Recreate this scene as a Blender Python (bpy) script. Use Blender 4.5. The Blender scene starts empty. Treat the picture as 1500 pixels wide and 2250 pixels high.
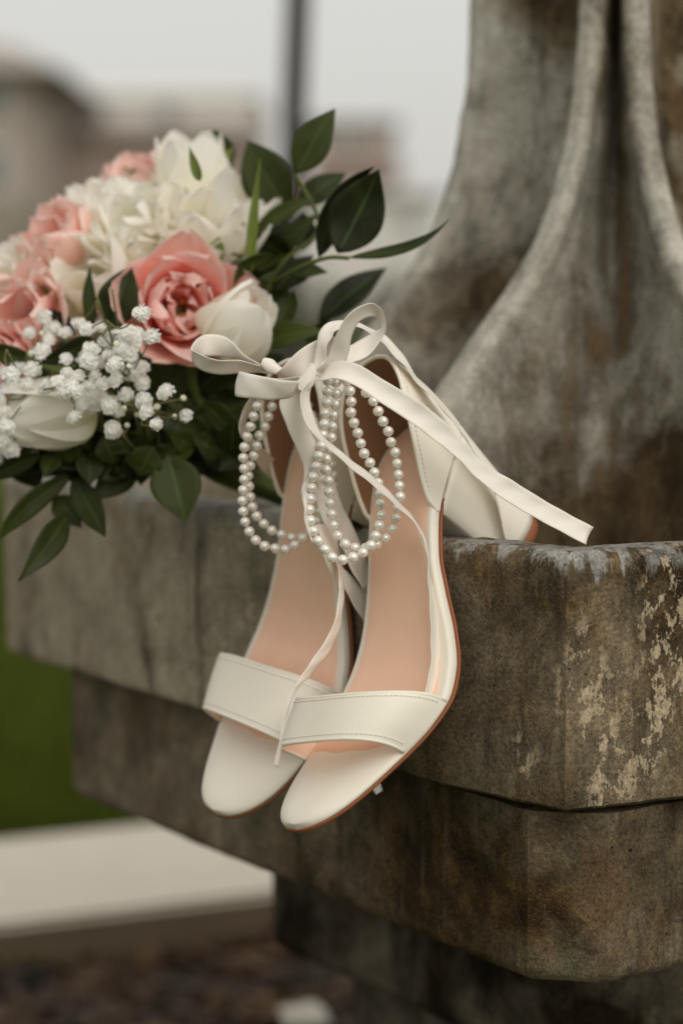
import bpy, bmesh, math, random
import numpy as np
from mathutils import Vector, Matrix, noise
random.seed(7); rng = np.random.default_rng(7)
scene = bpy.context.scene
COL = scene.collection

# ---------------------------------------------------------------- camera
F, PX, PY = 4750.0, 750.0, 1125.0          # focal length and centre in photo pixels
PITCH = math.atan(475 / 4750)
HC = 0.65                                   # camera height above the ground
cam = bpy.data.cameras.new("camera"); camo = bpy.data.objects.new("camera", cam); COL.objects.link(camo)
camo.location = (0, 0, HC); camo.rotation_euler = (math.pi / 2 - PITCH, 0, 0)
cam.sensor_fit = 'VERTICAL'; cam.sensor_height = 36; cam.sensor_width = 24
cam.lens = F / 2250 * 36
cam.clip_start = 0.02; cam.clip_end = 500
cam.dof.use_dof = True; cam.dof.focus_distance = 1.0; cam.dof.aperture_fstop = 4.0; cam.dof.aperture_blades = 0
scene.camera = camo

# ---------------------------------------------------------------- overcast sky and soft sun
SUN_EL, SUN_AZ = math.radians(42), math.radians(152)      # azimuth clockwise from +Y (camera looks along +Y)
w = bpy.data.worlds.new("World"); scene.world = w; w.use_nodes = True
nt = w.node_tree; nt.nodes.clear()
sky = nt.nodes.new('ShaderNodeTexSky'); sky.sky_type = 'NISHITA'; sky.sun_disc = False
sky.sun_elevation = SUN_EL; sky.sun_rotation = SUN_AZ; sky.air_density = 1.0; sky.dust_density = 4.0
hs = nt.nodes.new('ShaderNodeHueSaturation'); hs.inputs['Saturation'].default_value = 0.06
mx = nt.nodes.new('ShaderNodeMix'); mx.data_type = 'RGBA'; mx.inputs[0].default_value = 0.75
mx.inputs[7].default_value = (5.2, 5.14, 4.84, 1)          # even cloud layer
bg = nt.nodes.new('ShaderNodeBackground'); bg.inputs['Strength'].default_value = 0.10
out = nt.nodes.new('ShaderNodeOutputWorld')
nt.links.new(sky.outputs[0], hs.inputs['Color']); nt.links.new(hs.outputs[0], mx.inputs[6])
nt.links.new(mx.outputs[2], bg.inputs['Color']); nt.links.new(bg.outputs[0], out.inputs[0])
sl = bpy.data.lights.new("sun", 'SUN'); so = bpy.data.objects.new("sun", sl); COL.objects.link(so)
sl.energy = 0.88; sl.angle = math.radians(55); sl.color = (1, 0.93, 0.81)
sd = Vector((math.sin(SUN_AZ) * math.cos(SUN_EL), math.cos(SUN_AZ) * math.cos(SUN_EL), math.sin(SUN_EL)))
so.rotation_euler = sd.to_track_quat('Z', 'Y').to_euler(); so.location = sd * 5
vs = scene.view_settings
vs.view_transform = 'Standard'; vs.look = 'None'; vs.exposure = 0.50; vs.gamma = 1; vs.use_curve_mapping = False
scene.cycles.use_denoising = True
scene.cycles.max_bounces = 16; scene.cycles.diffuse_bounces = 12; scene.cycles.transmission_bounces = 12

# ---------------------------------------------------------------- pixel helpers
_c, _s = math.cos(PITCH), math.sin(PITCH)
FW = np.array([0, _c, -_s]); UP = np.array([0, _s, _c]); RT = np.array([1.0, 0, 0]); CAMP = np.array([0, 0, HC])
def ray(px, py): return FW + RT * (px - PX) / F - UP * (py - PY) / F
def at(px, py, Y):
    r = ray(px, py); return CAMP + r * (Y / r[1])
def at_z(px, py, z):
    r = ray(px, py); return CAMP + r * ((z - HC) / r[2])
def rel(z): return z + HC
def crom(P, n):
    """Catmull-Rom through the rows of P, n samples per span"""
    P = np.array(P, float); Q = np.vstack([2 * P[0] - P[1], P, 2 * P[-1] - P[-2]]); o = []
    for i in range(1, len(Q) - 2):
        a, b, c, d = Q[i - 1], Q[i], Q[i + 1], Q[i + 2]
        for k in range(n):
            t = k / n
            o.append(0.5 * (2 * b + (c - a) * t + (2 * a - 5 * b + 4 * c - d) * t * t + (3 * b - a - 3 * c + d) * t ** 3))
    o.append(P[-1]); return np.array(o)
def pl(xs, ys):
    """smooth 1-D interpolation (monotone cubic)"""
    xs = np.array(xs, float); ys = np.array(ys, float)
    h = np.diff(xs); dlt = np.diff(ys) / h; m = np.zeros(len(xs)); m[0] = dlt[0]; m[-1] = dlt[-1]
    for i in range(1, len(xs) - 1):
        if dlt[i - 1] * dlt[i] > 0:
            w1 = 2 * h[i] + h[i - 1]; w2 = h[i] + 2 * h[i - 1]; m[i] = (w1 + w2) / (w1 / dlt[i - 1] + w2 / dlt[i])
    def f(x):
        x = min(max(x, xs[0]), xs[-1]); i = min(int(np.searchsorted(xs, x, 'right')) - 1, len(xs) - 2)
        t = (x - xs[i]) / h[i]
        return ((2 * t ** 3 - 3 * t * t + 1) * ys[i] + (t ** 3 - 2 * t * t + t) * h[i] * m[i]
                + (-2 * t ** 3 + 3 * t * t) * ys[i + 1] + (t ** 3 - t * t) * h[i] * m[i + 1])
    return f

# ---------------------------------------------------------------- object helpers
def mesh_obj(name, verts, faces, mat, parent=None, smooth=True, attr=None):
    me = bpy.data.meshes.new(name); me.from_pydata([tuple(map(float, v)) for v in verts], [], faces); me.update()
    if attr is not None:
        for an, vals in attr.items():
            a = me.attributes.new(an, 'FLOAT', 'POINT'); a.data.foreach_set('value', np.array(vals, dtype=np.float32))
    if smooth: me.polygons.foreach_set('use_smooth', [True] * len(me.polygons))
    o = bpy.data.objects.new(name, me); COL.objects.link(o)
    if mat: me.materials.append(mat)
    if parent: o.parent = parent
    return o
def empty(name, loc=(0, 0, 0)):
    o = bpy.data.objects.new(name, None); COL.objects.link(o); o.location = loc; o.empty_display_size = 0.02; return o
def tag(o, label=None, cat=None, group=None, kind=None):
    if label: o['label'] = label
    if cat: o['category'] = cat
    if group: o['group'] = group
    if kind: o['kind'] = kind
    return o
def adopt(child, root):
    """parent while the child's data stays in world coordinates"""
    child.parent = root; child.matrix_parent_inverse = root.matrix_world.inverted() if False else Matrix.Translation(root.location).inverted()
    return child
def grid_faces(nu, nv, cu=False, cv=False):
    f = []
    for i in range(nu if cu else nu - 1):
        for j in range(nv if cv else nv - 1):
            f.append((i * nv + j, ((i + 1) % nu) * nv + j, ((i + 1) % nu) * nv + (j + 1) % nv, i * nv + (j + 1) % nv))
    return f
def tube(path, rad, seg=8, cap=True):
    """verts, faces of a tube along path (n,3); rad scalar or list"""
    path = np.array(path, float); n = len(path); V = []; Fc = []
    r = np.full(n, rad) if np.isscalar(rad) else np.array(rad)
    t = np.gradient(path, axis=0); t /= np.linalg.norm(t, axis=1)[:, None] + 1e-12
    a = np.array([0, 0, 1.0]) if abs(t[0][2]) < .9 else np.array([1.0, 0, 0]); nrm = np.cross(t[0], a)
    for i in range(n):
        nrm = nrm - t[i] * (nrm @ t[i]); nrm /= np.linalg.norm(nrm) + 1e-12; b = np.cross(t[i], nrm)
        for k in range(seg):
            an = 2 * math.pi * k / seg; V.append(path[i] + r[i] * (math.cos(an) * nrm + math.sin(an) * b))
    for i in range(n - 1):
        for k in range(seg):
            Fc.append((i * seg + k, i * seg + (k + 1) % seg, (i + 1) * seg + (k + 1) % seg, (i + 1) * seg + k))
    if cap: Fc += [tuple(range(seg))[::-1], tuple((n - 1) * seg + k for k in range(seg))]
    return V, Fc
class MB:
    def __init__(s): s.v = []; s.f = []
    def add(s, vf):
        b = len(s.v); s.v += list(vf[0]); s.f += [tuple(i + b for i in q) for q in vf[1]]; return s
    def box(s, lo, hi):
        x0, y0, z0 = lo; x1, y1, z1 = hi
        return s.add(([(x0, y0, z0), (x1, y0, z0), (x1, y1, z0), (x0, y1, z0), (x0, y0, z1), (x1, y0, z1), (x1, y1, z1), (x0, y1, z1)],
                      [(0, 3, 2, 1), (4, 5, 6, 7), (0, 1, 5, 4), (1, 2, 6, 5), (2, 3, 7, 6), (3, 0, 4, 7)]))

# ---------------------------------------------------------------- materials
class N:
    """short node-graph writer"""
    def __init__(s, name):
        s.m = bpy.data.materials.new(name); s.m.use_nodes = True; s.t = s.m.node_tree; s.t.nodes.clear()
        s.out = s.t.nodes.new('ShaderNodeOutputMaterial'); s.b = s.t.nodes.new('ShaderNodeBsdfPrincipled')
        s.t.links.new(s.b.outputs[0], s.out.inputs[0]); s.co = s.t.nodes.new('ShaderNodeTexCoord')
        s.geo = s.t.nodes.new('ShaderNodeNewGeometry')
    def set(s, **k):
        for a, v in k.items():
            i = s.b.inputs[a.replace('_', ' ')]
            if hasattr(v, 'is_output') or isinstance(v, bpy.types.NodeSocket): s.t.links.new(v, i)
            else: i.default_value = (*v, 1) if isinstance(v, tuple) and len(v) == 3 and len(i.default_value) == 4 else v
        return s
    def _in(s, sock, v):
        if isinstance(v, bpy.types.NodeSocket): s.t.links.new(v, sock)
        else: sock.default_value = (*v, 1) if isinstance(v, tuple) and len(v) == 3 and len(sock.default_value) == 4 else v
    def pos(s): return s.geo.outputs['Position']
    def mapped(s, v, scale, loc=(0, 0, 0)):
        n = s.t.nodes.new('ShaderNodeMapping'); s.t.links.new(v, n.inputs[0]); n.inputs['Scale'].default_value = scale; n.inputs['Location'].default_value = loc
        return n.outputs[0]
    def noise(s, v, scale, detail=6, rough=.6, dist=0):
        n = s.t.nodes.new('ShaderNodeTexNoise'); s.t.links.new(v, n.inputs['Vector']); n.inputs['Scale'].default_value = scale
        n.inputs['Detail'].default_value = detail; n.inputs['Roughness'].default_value = rough; n.inputs['Distortion'].default_value = dist
        return n.outputs[0]
    def vor(s, v, scale, feature='F1'):
        n = s.t.nodes.new('ShaderNodeTexVoronoi'); n.feature = feature; s.t.links.new(v, n.inputs['Vector']); n.inputs['Scale'].default_value = scale
        return n.outputs[0]
    def ramp(s, v, stops, interp='LINEAR'):
        n = s.t.nodes.new('ShaderNodeValToRGB'); s.t.links.new(v, n.inputs[0]); e = n.color_ramp.elements; n.color_ramp.interpolation = interp
        while len(e) < len(stops): e.new(0.5)
        for i, (p, c) in enumerate(stops):
            e[i].position = p; e[i].color = (c, c, c, 1) if not isinstance(c, tuple) else (*c, 1)
        return n.outputs[0]
    def mix(s, f, a, b, mode='MIX'):
        n = s.t.nodes.new('ShaderNodeMix'); n.data_type = 'RGBA'; n.blend_type = mode
        s._in(n.inputs[0], f); s._in(n.inputs[6], a); s._in(n.inputs[7], b); return n.outputs[2]
    def math(s, op, a, b=0.0, clamp=False):
        n = s.t.nodes.new('ShaderNodeMath'); n.operation = op; n.use_clamp = clamp; s._in(n.inputs[0], a); s._in(n.inputs[1], b); return n.outputs[0]
    def sep(s, v):
        n = s.t.nodes.new('ShaderNodeSeparateXYZ'); s.t.links.new(v, n.inputs[0]); return n.outputs
    def attr(s, name):
        n = s.t.nodes.new('ShaderNodeAttribute'); n.attribute_name = name; return n.outputs['Fac']
    def rnd(s):
        n = s.t.nodes.new('ShaderNodeObjectInfo'); return n.outputs['Random']
    def bump(s, h, strength=.3, dist=.001, prev=None):
        n = s.t.nodes.new('ShaderNodeBump'); n.inputs['Strength'].default_value = strength; n.inputs['Distance'].default_value = dist
        s.t.links.new(h, n.inputs['Height'])
        if prev: s.t.links.new(prev, n.inputs['Normal'])
        return n.outputs[0]
    def translucent(s, color, fac):
        tr = s.t.nodes.new('ShaderNodeBsdfTranslucent'); s._in(tr.inputs[0], color); ms = s.t.nodes.new('ShaderNodeMixShader')
        ms.inputs[0].default_value = fac; s.t.links.new(s.b.outputs[0], ms.inputs[1]); s.t.links.new(tr.outputs[0], ms.inputs[2]); s.t.links.new(ms.outputs[0], s.out.inputs[0])
        return s

def stone_material(name, tone, flakes, rim_z=None, grey=0.5, side=None, rib=False):
    """weathered cast stone: cloudy browns and greys, rain streaks, pale flaking skin, lime on the rim"""
    g = N(name); p = g.pos()
    big = g.noise(p, 9, 5, .6, .3); mid = g.noise(p, 30, 9, .74, .5); fine = g.noise(p, 420, 4, .75); grit = g.noise(p, 1400, 2, .6)
    stk = g.noise(g.mapped(p, (30, 30, 6)), 1.0, 6, .7, .5); stk2 = g.noise(g.mapped(p, (90, 90, 14), (3, 1, 2)), 1.0, 4, .65)
    k = tone
    base = g.ramp(mid, [(.34, (.016 * k, .011 * k, .0045 * k)), (.45, (.052 * k, .035 * k, .015 * k)), (.55, (.112 * k, .078 * k, .038 * k)), (.72, (.28 * k, .205 * k, .118 * k))])
    gr = g.ramp(mid, [(.3, (.14, .128, .10)), (.52, (.33, .31, .255)), (.75, (.52, .50, .43))] if rib else [(.3, (.19, .16, .112)), (.52, (.41, .355, .26)), (.78, (.60, .535, .415))])
    gmask = g.ramp(big, [(.42, 0.0), (.60, 1.0)])
    if side is not None:                       # paler, drier stone away from the stained corner
        x = g.sep(p)[0]; xm = g.math('MULTIPLY_ADD', x, side[1]); xm.node.inputs[2].default_value = side[0]
        xm2 = g.math('ADD', xm, g.math('MULTIPLY', g.math('SUBTRACT', big, .5), 1.6), True)
        gmask = g.math('MAXIMUM', g.math('MULTIPLY', gmask, .35), xm2)
    else: gmask = g.math('MULTIPLY', gmask, grey * 2, True)
    if not rib: base = g.mix(1.0, base, (.98, .80, .55), 'MULTIPLY')
    c = g.mix(gmask, base, gr)
    c = g.mix(g.ramp(stk, [(.51, 0.0), (.66, .72)]), c, (.020 * k, .0125 * k, .0045 * k))        # dark rain runs
    c = g.mix(g.ramp(stk2, [(.57, 0.0), (.74, .35)]), c, (.34 * k, .27 * k, .17 * k))          # pale runs
    c = g.mix(g.ramp(g.noise(p, 17, 4, .6, .8), [(.60, 0.0), (.70, .5)]), c, (.095 * k, .105 * k, .055 * k))  # algae
    c = g.mix(g.ramp(g.noise(g.mapped(p, (1, 1, .6), (5, 5, 5)), 24, 3, .5), [(.62, 0.0), (.72, .5)]), c, (.20 * k, .115 * k, .055 * k))  # rust
    c = g.mix(g.ramp(fine, [(.3, .55), (.5, 0.0)]), c, (.016, .011, .005)); c = g.mix(g.ramp(grit, [(.58, 0.0), (.74, .45)]), c, (.40 * k, .32 * k, .21 * k))
    h = g.math('ADD', g.math('MULTIPLY', mid, .8), g.math('MULTIPLY', fine, .5))
    if flakes:
        fm = g.noise(g.mapped(p, (1, 1, .6)), 150, 9, .78, .15); area = g.noise(g.mapped(p, (1, 1, .35), flakes), 20, 2, .5)
        thr = g.math('MULTIPLY', g.ramp(fm, [(.515, 0.0), (.535, 1.0)]), g.ramp(area, [(.562, 0.0), (.65, 1.0)]))
        c = g.mix(g.math('MULTIPLY', thr, .9), c, g.mix(fine, (.42, .33, .215), (.55, .44, .31))); h = g.math('SUBTRACT', h, g.math('MULTIPLY', thr, .35))
    if rim_z is not None:                      # lime and worn edge along the lip
        z = g.sep(p)[2]; zz = g.math('MULTIPLY', g.math('SUBTRACT', z, rim_z), 55.0)
        zz = g.math('ADD', zz, g.math('MULTIPLY', g.math('SUBTRACT', g.noise(g.mapped(p, (90, 90, 14)), 1, 5, .7), .5), 4.6))
        lime = g.ramp(zz, [(.25, 0.0), (.65, 1.0)])
        c = g.mix(g.math('MULTIPLY', lime, .85), c, g.mix(g.ramp(mid, [(.35, 0.0), (.65, 1.0)]), (.17, .163, .146), (.50, .49, .45)))
    if rib:                                    # rust-brown water runs down the grooves; painted shade in the lower panel hollows
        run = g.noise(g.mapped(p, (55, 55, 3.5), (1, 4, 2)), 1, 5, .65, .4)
        c = g.mix(g.math('MULTIPLY', g.ramp(g.attr('run_shade'), [(.15, 0.0), (.8, 1.0)]), g.ramp(run, [(.36, .15), (.60, .92)])), c, g.mix(g.ramp(run, [(.5, 0.0), (.68, 1.0)]), (.030, .021, .012), (.15, .095, .042)))
    if rib:                                    # rubbed, lime-washed arrises
        rb = g.math('MULTIPLY', g.ramp(g.attr('rib'), [(.25, 0.0), (1.0, 1.0)]), g.ramp(mid, [(.32, .15), (.6, 1.0)]))
        c = g.mix(g.math('MULTIPLY', rb, .72), c, (.56, .535, .47))
    grain = g.ramp(g.noise(p, 620, 3, .7), [(.30, .50), (.50, .98), (.70, 1.5)]); c = g.mix(.85, c, grain, 'MULTIPLY')
    pit = g.ramp(g.vor(p, 130), [(.06, 1.0), (.13, 0.0)]); pit = g.math('MULTIPLY', pit, g.ramp(g.noise(p, 45, 2, .5), [(.56, 0.0), (.62, 1.0)]))
    c = g.mix(g.math('MULTIPLY', pit, .8), c, (.010, .007, .004)); h = g.math('SUBTRACT', h, g.math('MULTIPLY', pit, 1.2))
    nrm = g.bump(h, .8, .0022); nrm = g.bump(grit, .45, .0005, nrm)
    g.set(Base_Color=c, Roughness=g.ramp(big, [(.3, .72), (.7, .95)]), Normal=nrm, Specular_IOR_Level=.12)
    return g.m

def leather(name, col, rough=.42):
    g = N(name); p = g.co.outputs['Object']; n1 = g.noise(p, 1600, 3, .6); n2 = g.vor(p, 2300); n3 = g.noise(p, 45, 3, .5)
    c = g.mix(g.ramp(n3, [(.35, 0.0), (.75, .35)]), col, tuple(x * .90 for x in col))
    h = g.math('ADD', g.math('MULTIPLY', n1, .5), g.math('MULTIPLY', n2, .5))
    g.set(Base_Color=c, Roughness=g.ramp(n3, [(.3, rough - .06), (.7, rough + .1)]), Normal=g.bump(g.noise(p, 110, 4, .6), .10, .0012, g.bump(h, .2, .0003)), Specular_IOR_Level=.4); return g.m
M = {}
M['cream'] = leather('cream_leather', (.82, .765, .655), .45)
M['piping'] = leather('cream_edge_leather', (.85, .80, .69), .45)
M['tan'] = leather('blush_insole_leather', (.92, .60, .43), .45)
M['strap_lining'] = leather('peach_lining', (.88, .66, .52), .6)
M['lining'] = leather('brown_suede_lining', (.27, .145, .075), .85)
M['sole'] = leather('russet_sole', (.27, .085, .032), .5)
M['thread'] = leather('cream_thread', (.80, .75, .65), .7)
def satin():
    g = N('ivory_satin_ribbon'); u = g.attr('u'); v = g.attr('v')
    cmb = g.t.nodes.new('ShaderNodeCombineXYZ'); g.t.links.new(u, cmb.inputs[0]); g.t.links.new(v, cmb.inputs[1])
    weave = g.noise(g.mapped(cmb.outputs[0], (60, 2600, 1)), 1, 2, .5); pic = g.math('SINE', g.math('MULTIPLY', u, 2 * math.pi / .0011))
    edge = g.ramp(g.math('ABSOLUTE', g.math('SUBTRACT', v, .5)), [(.42, 0.0), (.455, 1.0)])
    h = g.math('ADD', g.math('MULTIPLY', weave, .35), g.math('MULTIPLY', g.math('MULTIPLY', pic, .5), edge))
    h = g.math('ADD', h, g.math('MULTIPLY', edge, .9))
    c = g.mix(g.noise(g.mapped(cmb.outputs[0], (40, 900, 1)), (1), 3, .5), (.87, .81, .72), (.92, .87, .79))
    g.set(Base_Color=c, Roughness=.38, Normal=g.bump(h, .35, .00025), Specular_IOR_Level=.5, Sheen_Weight=.15, Anisotropic=.5)
    return g.translucent((.82, .74, .60), .12).m
M['satin'] = satin()
def pearl():
    g = N('pearl'); lw = g.t.nodes.new('ShaderNodeLayerWeight'); lw.inputs[0].default_value = .35
    c = g.mix(lw.outputs['Facing'], (.86, .83, .76), (.90, .82, .72))
    g.set(Base_Color=c, Roughness=.22, Coat_Weight=.9, Coat_Roughness=.06, Specular_IOR_Level=.7, Metallic=.22, Subsurface_Weight=.25, Subsurface_Radius=(.002, .0016, .0012), Subsurface_Scale=.6)
    return g.m
M['pearl'] = pearl()

# ================================================================ THE STONE FOUNTAIN
U2 = np.array([-.564, .826]); N2 = np.array([-.826, -.564])      # along the left face; out of the left face
FC = np.array([.172, 1.336]); CC = np.array([.1676, 1.3124])
def pt(c, e, f): return c - e * U2 + f * N2
TOP, BOT, BOT2, BOT3 = rel(-.1145), rel(-.2325), rel(-.318), rel(-.412)
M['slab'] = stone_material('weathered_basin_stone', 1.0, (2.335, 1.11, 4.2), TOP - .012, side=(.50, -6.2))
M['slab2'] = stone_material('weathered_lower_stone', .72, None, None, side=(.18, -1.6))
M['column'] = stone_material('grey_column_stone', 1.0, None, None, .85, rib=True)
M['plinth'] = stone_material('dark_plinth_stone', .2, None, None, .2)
def resample(P, step):
    P = np.array(P); P = np.vstack([P, P[:1]]); d = np.r_[0, np.cumsum(np.linalg.norm(np.diff(P, axis=0), axis=1))]
    s = np.concatenate([np.linspace(d[i], d[i + 1], max(2, int(round((d[i + 1] - d[i]) / step))), endpoint=False) for i in range(len(d) - 1)])
    return np.stack([np.interp(s, d, P[:, k]) for k in range(2)], 1)
def smooth_loop(P, it):
    for _ in range(it): P = (np.roll(P, 1, 0) + 2 * P + np.roll(P, -1, 0)) / 4
    return P
def slab(name, corners, profile, step, mat, root, amp, smooth_it, hollow=False):
    """profile: list of (inset, z), bottom centre to top; corners: plan polygon"""
    P = smooth_loop(resample(corners, step), smooth_it); n = len(P)
    t = np.roll(P, -1, 0) - np.roll(P, 1, 0); t /= np.linalg.norm(t, axis=1)[:, None]; nr = np.stack([t[:, 1], -t[:, 0]], 1)
    ctr = P.mean(0)
    if ((P - ctr) * nr).sum() < 0: nr = -nr
    V = []
    for ins, z in profile:
        for i in range(n):
            q = P[i] - nr[i] * ins; v = Vector((q[0], q[1], z))
            d = noise.fractal(v * 22, 1.0, 2.0, 4) * amp + noise.fractal(v * 6, 1.0, 2.0, 2) * amp * .9 + noise.noise(v * 150) * amp * .18
            dz = noise.fractal(v * 14 + Vector((9, 9, 9)), 1.0, 2.0, 3) * amp * .6 + noise.noise(v * 90) * amp * .35
            V.append((q[0] + nr[i][0] * d, q[1] + nr[i][1] * d, z + dz))
    m = len(profile); Fc = []
    for a in range(m - 1):
        for i in range(n): Fc.append((a * n + i, a * n + (i + 1) % n, (a + 1) * n + (i + 1) % n, (a + 1) * n + i))
    Fc += [tuple(range(n))[::-1], tuple((m - 1) * n + i for i in range(n))]
    o = mesh_obj(name, V, Fc, mat); bm = bmesh.new(); bm.from_mesh(o.data); bmesh.ops.recalc_face_normals(bm, faces=bm.faces); bm.to_mesh(o.data); bm.free()
    if smooth_it == 0: o.data.set_sharp_from_angle(angle=math.radians(38))
    return adopt(o, root)
def prof(pts, step):
    o = []
    for (a, b), (c, d) in zip(pts[:-1], pts[1:]):
        n = max(1, int(math.hypot(c - a, d - b) / step))
        o += [(a + (c - a) * k / n, b + (d - b) * k / n) for k in range(n)]
    return o + [pts[-1]]
def basin_plan():
    h = .286; near = [(.200, h), (.2725, .2725), (h, .200)]
    return [pt(FC, *q) for q in [(-.303, h - .03), (-.275, h)] + near + [(h, -h + .03), (h - .03, -h), (-.275, -h), (-.303, -h + .03)]]
def chamfered(e0, e1, f1, k, c0, c1):
    """rectangle e0..e1 by -k..f1 with cut corners; near corner is (e1, f1)"""
    return [pt(FC, *q) for q in [(e0, f1 - c0), (e0 + c0, f1), (e1 - c1, f1), (e1, f1 - c1), (e1, -k + c0), (e1 - c0, -k), (e0 + c0, -k), (e0, -k + c0)]]
fountain = empty('stone_fountain', (FC[0], FC[1], 0))
tag(fountain, 'weathered stone fountain with flared ribbed column rising from a square stepped basin', 'fountain')
RIMW = .030
slab('basin', basin_plan(),
     prof([(.05, BOT + .001), (.004, BOT), (.001, BOT + .002), (0, BOT + .006), (0, TOP - .009), (.001, TOP - .004), (.004, TOP - .001), (.009, TOP), (RIMW - .006, TOP), (RIMW - .001, TOP - .003), (RIMW + .003, TOP - .012), (RIMW + .006, TOP - .040), (RIMW + .03, TOP - .042)], .005),
     .005, M['slab'], fountain, .0011, 0)
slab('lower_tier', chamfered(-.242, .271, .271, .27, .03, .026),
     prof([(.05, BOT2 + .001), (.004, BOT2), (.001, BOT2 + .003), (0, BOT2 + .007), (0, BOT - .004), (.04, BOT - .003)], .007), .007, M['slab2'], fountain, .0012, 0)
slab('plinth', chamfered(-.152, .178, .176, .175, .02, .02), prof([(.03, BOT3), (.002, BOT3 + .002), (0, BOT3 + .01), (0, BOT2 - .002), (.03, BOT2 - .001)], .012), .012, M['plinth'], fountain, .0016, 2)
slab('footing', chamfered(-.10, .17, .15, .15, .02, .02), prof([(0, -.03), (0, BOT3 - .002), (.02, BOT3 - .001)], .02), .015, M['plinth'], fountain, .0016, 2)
# flared column: four arms, each with two ribs, a hollow panel between them and a groove at each corner
RZ = pl([-.16, -.10, -.05, -.015, .008, .03, .06, .10, .16, .30, .5], [.238, .211, .173, .142, .122, .106, .092, .0803, .074, .070, .068])
def column():
    V = []; RIB = []; RUN_SHADE = []; zs = np.r_[np.linspace(-.165, .10, 62), np.linspace(.107, .50, 50)]; per = None
    for z in zs:
        r = RZ(z); fl = max(0, r - .075); a = .0575 + .05 * fl; wd = .0118 + .055 * fl; g_ = .043 + .27 * fl; dp = .018 + .60 * fl
        L = []; A = []; G = []
        def seg(p, q, n, bow=0.0, w0=0.0, w1=0.0):
            p = np.array(p); q = np.array(q); nn = np.array([-(q - p)[1], (q - p)[0]])
            for k in range(n): t = k / n; L.append(p + (q - p) * t + nn * bow * 4 * t * (1 - t)); A.append(w0 + (w1 - w0) * t); G.append((1 - t) if n == 14 else (.8 * t ** 1.5 * min(1, fl / .05) if n == 16 else 0.0))  # weight: runs in the corner grooves, painted shade in the lower hollows
        # half of one arm from the corner groove (diagonal) to the panel middle, arm points +f
        c0 = (g_, g_); p1 = (a + .001, r - .008 - .06 * fl); p2 = (a - .0015, r - .0015); p3 = (a - wd * .85, r); p4 = (a - wd - .003, r - .004 - .02 * fl); p5 = (0, r - dp)
        seg(c0, p1, 14, .06 if fl > .01 else 0, 0, .5); seg(p1, p2, 4, -.1, .5, 1); seg(p2, p3, 5, -.03, 1, 1); seg(p3, p4, 4, -.1, 1, .6); seg(p4, p5, 16, .16, .6, 0)
        half = list(L); mir = [np.array((-x, y)) for x, y in half[::-1]]
        arm = half + [np.array(p5)] + mir[:-1]; RIB.extend((A + [0.0] + A[::-1][:-1]) * 4); RUN_SHADE.extend((G + [.8 * min(1, fl / .05)] + G[::-1][:-1]) * 4)
        ring = []
        for k in range(4):
            c, s_ = [(1, 0), (0, 1), (-1, 0), (0, -1)][k]
            ring += [np.array((c * x - s_ * y, s_ * x + c * y)) for x, y in arm]
        per = len(ring)
        for x, y in ring:
            q = pt(CC, x, y); v = Vector((q[0], q[1], z)); dd = noise.fractal(v * 30, 1, 2, 4) * .0016; nrm = (q - CC) / np.linalg.norm(q - CC)
            V.append((q[0] + nrm[0] * dd, q[1] + nrm[1] * dd, rel(z)))
    n = len(zs); Fc = [(a * per + i, a * per + (i + 1) % per, (a + 1) * per + (i + 1) % per, (a + 1) * per + i) for a in range(n - 1) for i in range(per)]
    Fc.append(tuple((n - 1) * per + i for i in range(per)))
    o = mesh_obj('column', V, Fc, M['column'], attr={'rib': RIB, 'run_shade': RUN_SHADE}); bm = bmesh.new(); bm.from_mesh(o.data); bmesh.ops.recalc_face_normals(bm, faces=bm.faces); bm.to_mesh(o.data); bm.free()
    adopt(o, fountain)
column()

# ================================================================ GROUND
def grassmat():
    g = N('lawn_grass'); p = g.pos(); a = g.noise(p, 3, 4, .6); b = g.noise(p, 40, 4, .7)
    c = g.mix(a, (.040, .056, .004), (.074, .098, .009)); c = g.mix(g.math('MULTIPLY', b, .5), c, (.075, .085, .012)); g.set(Base_Color=c, Specular_IOR_Level=.1, Roughness=.9, Normal=g.bump(b, .6, .02)); return g.m
M['grass'] = grassmat()
V = []; n = 60
ext = [-400, -120, -40, -15, -8, -5, -3, -2, -1.2, -.6, 0, .6, 1.2, 2, 3, 5, 8, 15, 40, 120, 400]; eyy = [-6, -2, 0, 1, 1.6, 2, 2.4, 2.8, 3.4, 4, 5, 6, 8, 12, 20, 40, 80, 160, 450]
V = [(x, y, 0) for x in ext for y in eyy]
tag(mesh_obj('lawn', V, grid_faces(len(ext), len(eyy)), M['grass']), 'green lawn stretching behind the fountain', 'lawn', kind='structure')
def blades(n_):
    V = []; Fc = []
    for k in range(n_):
        y = 2.45 + 4.5 * random.random() ** 1.5; x = random.uniform(-.24, .02) * y; h = random.uniform(.02, .05); a = random.uniform(0, 3.14); w_ = .0025; dx, dy = math.cos(a) * w_, math.sin(a) * w_; lx, ly = random.uniform(-.02, .02), random.uniform(-.02, .02); b = len(V)
        V += [(x - dx, y - dy, 0), (x + dx, y + dy, 0), (x + lx * .4 + dx * .7, y + ly * .4 + dy * .7, h * .6), (x + lx * .4 - dx * .7, y + ly * .4 - dy * .7, h * .6), (x + lx, y + ly, h)]; Fc += [(b, b + 1, b + 2, b + 3), (b + 3, b + 2, b + 4)]
    return V, Fc
V, Fc = blades(14000); tag(mesh_obj('grass_blades', V, Fc, M['grass'], None, False), 'short green grass blades growing on the lawn', 'grass', kind='stuff')
def soil():
    g = N('bark_mulch'); p = g.pos(); a = g.noise(p, 60, 5, .7); c = g.ramp(a, [(.3, (.012, .007, .003)), (.7, (.05, .027, .012))]); g.set(Base_Color=c, Roughness=.9, Normal=g.bump(a, .8, .01)); return g.m
M['soil'] = soil()
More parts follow.
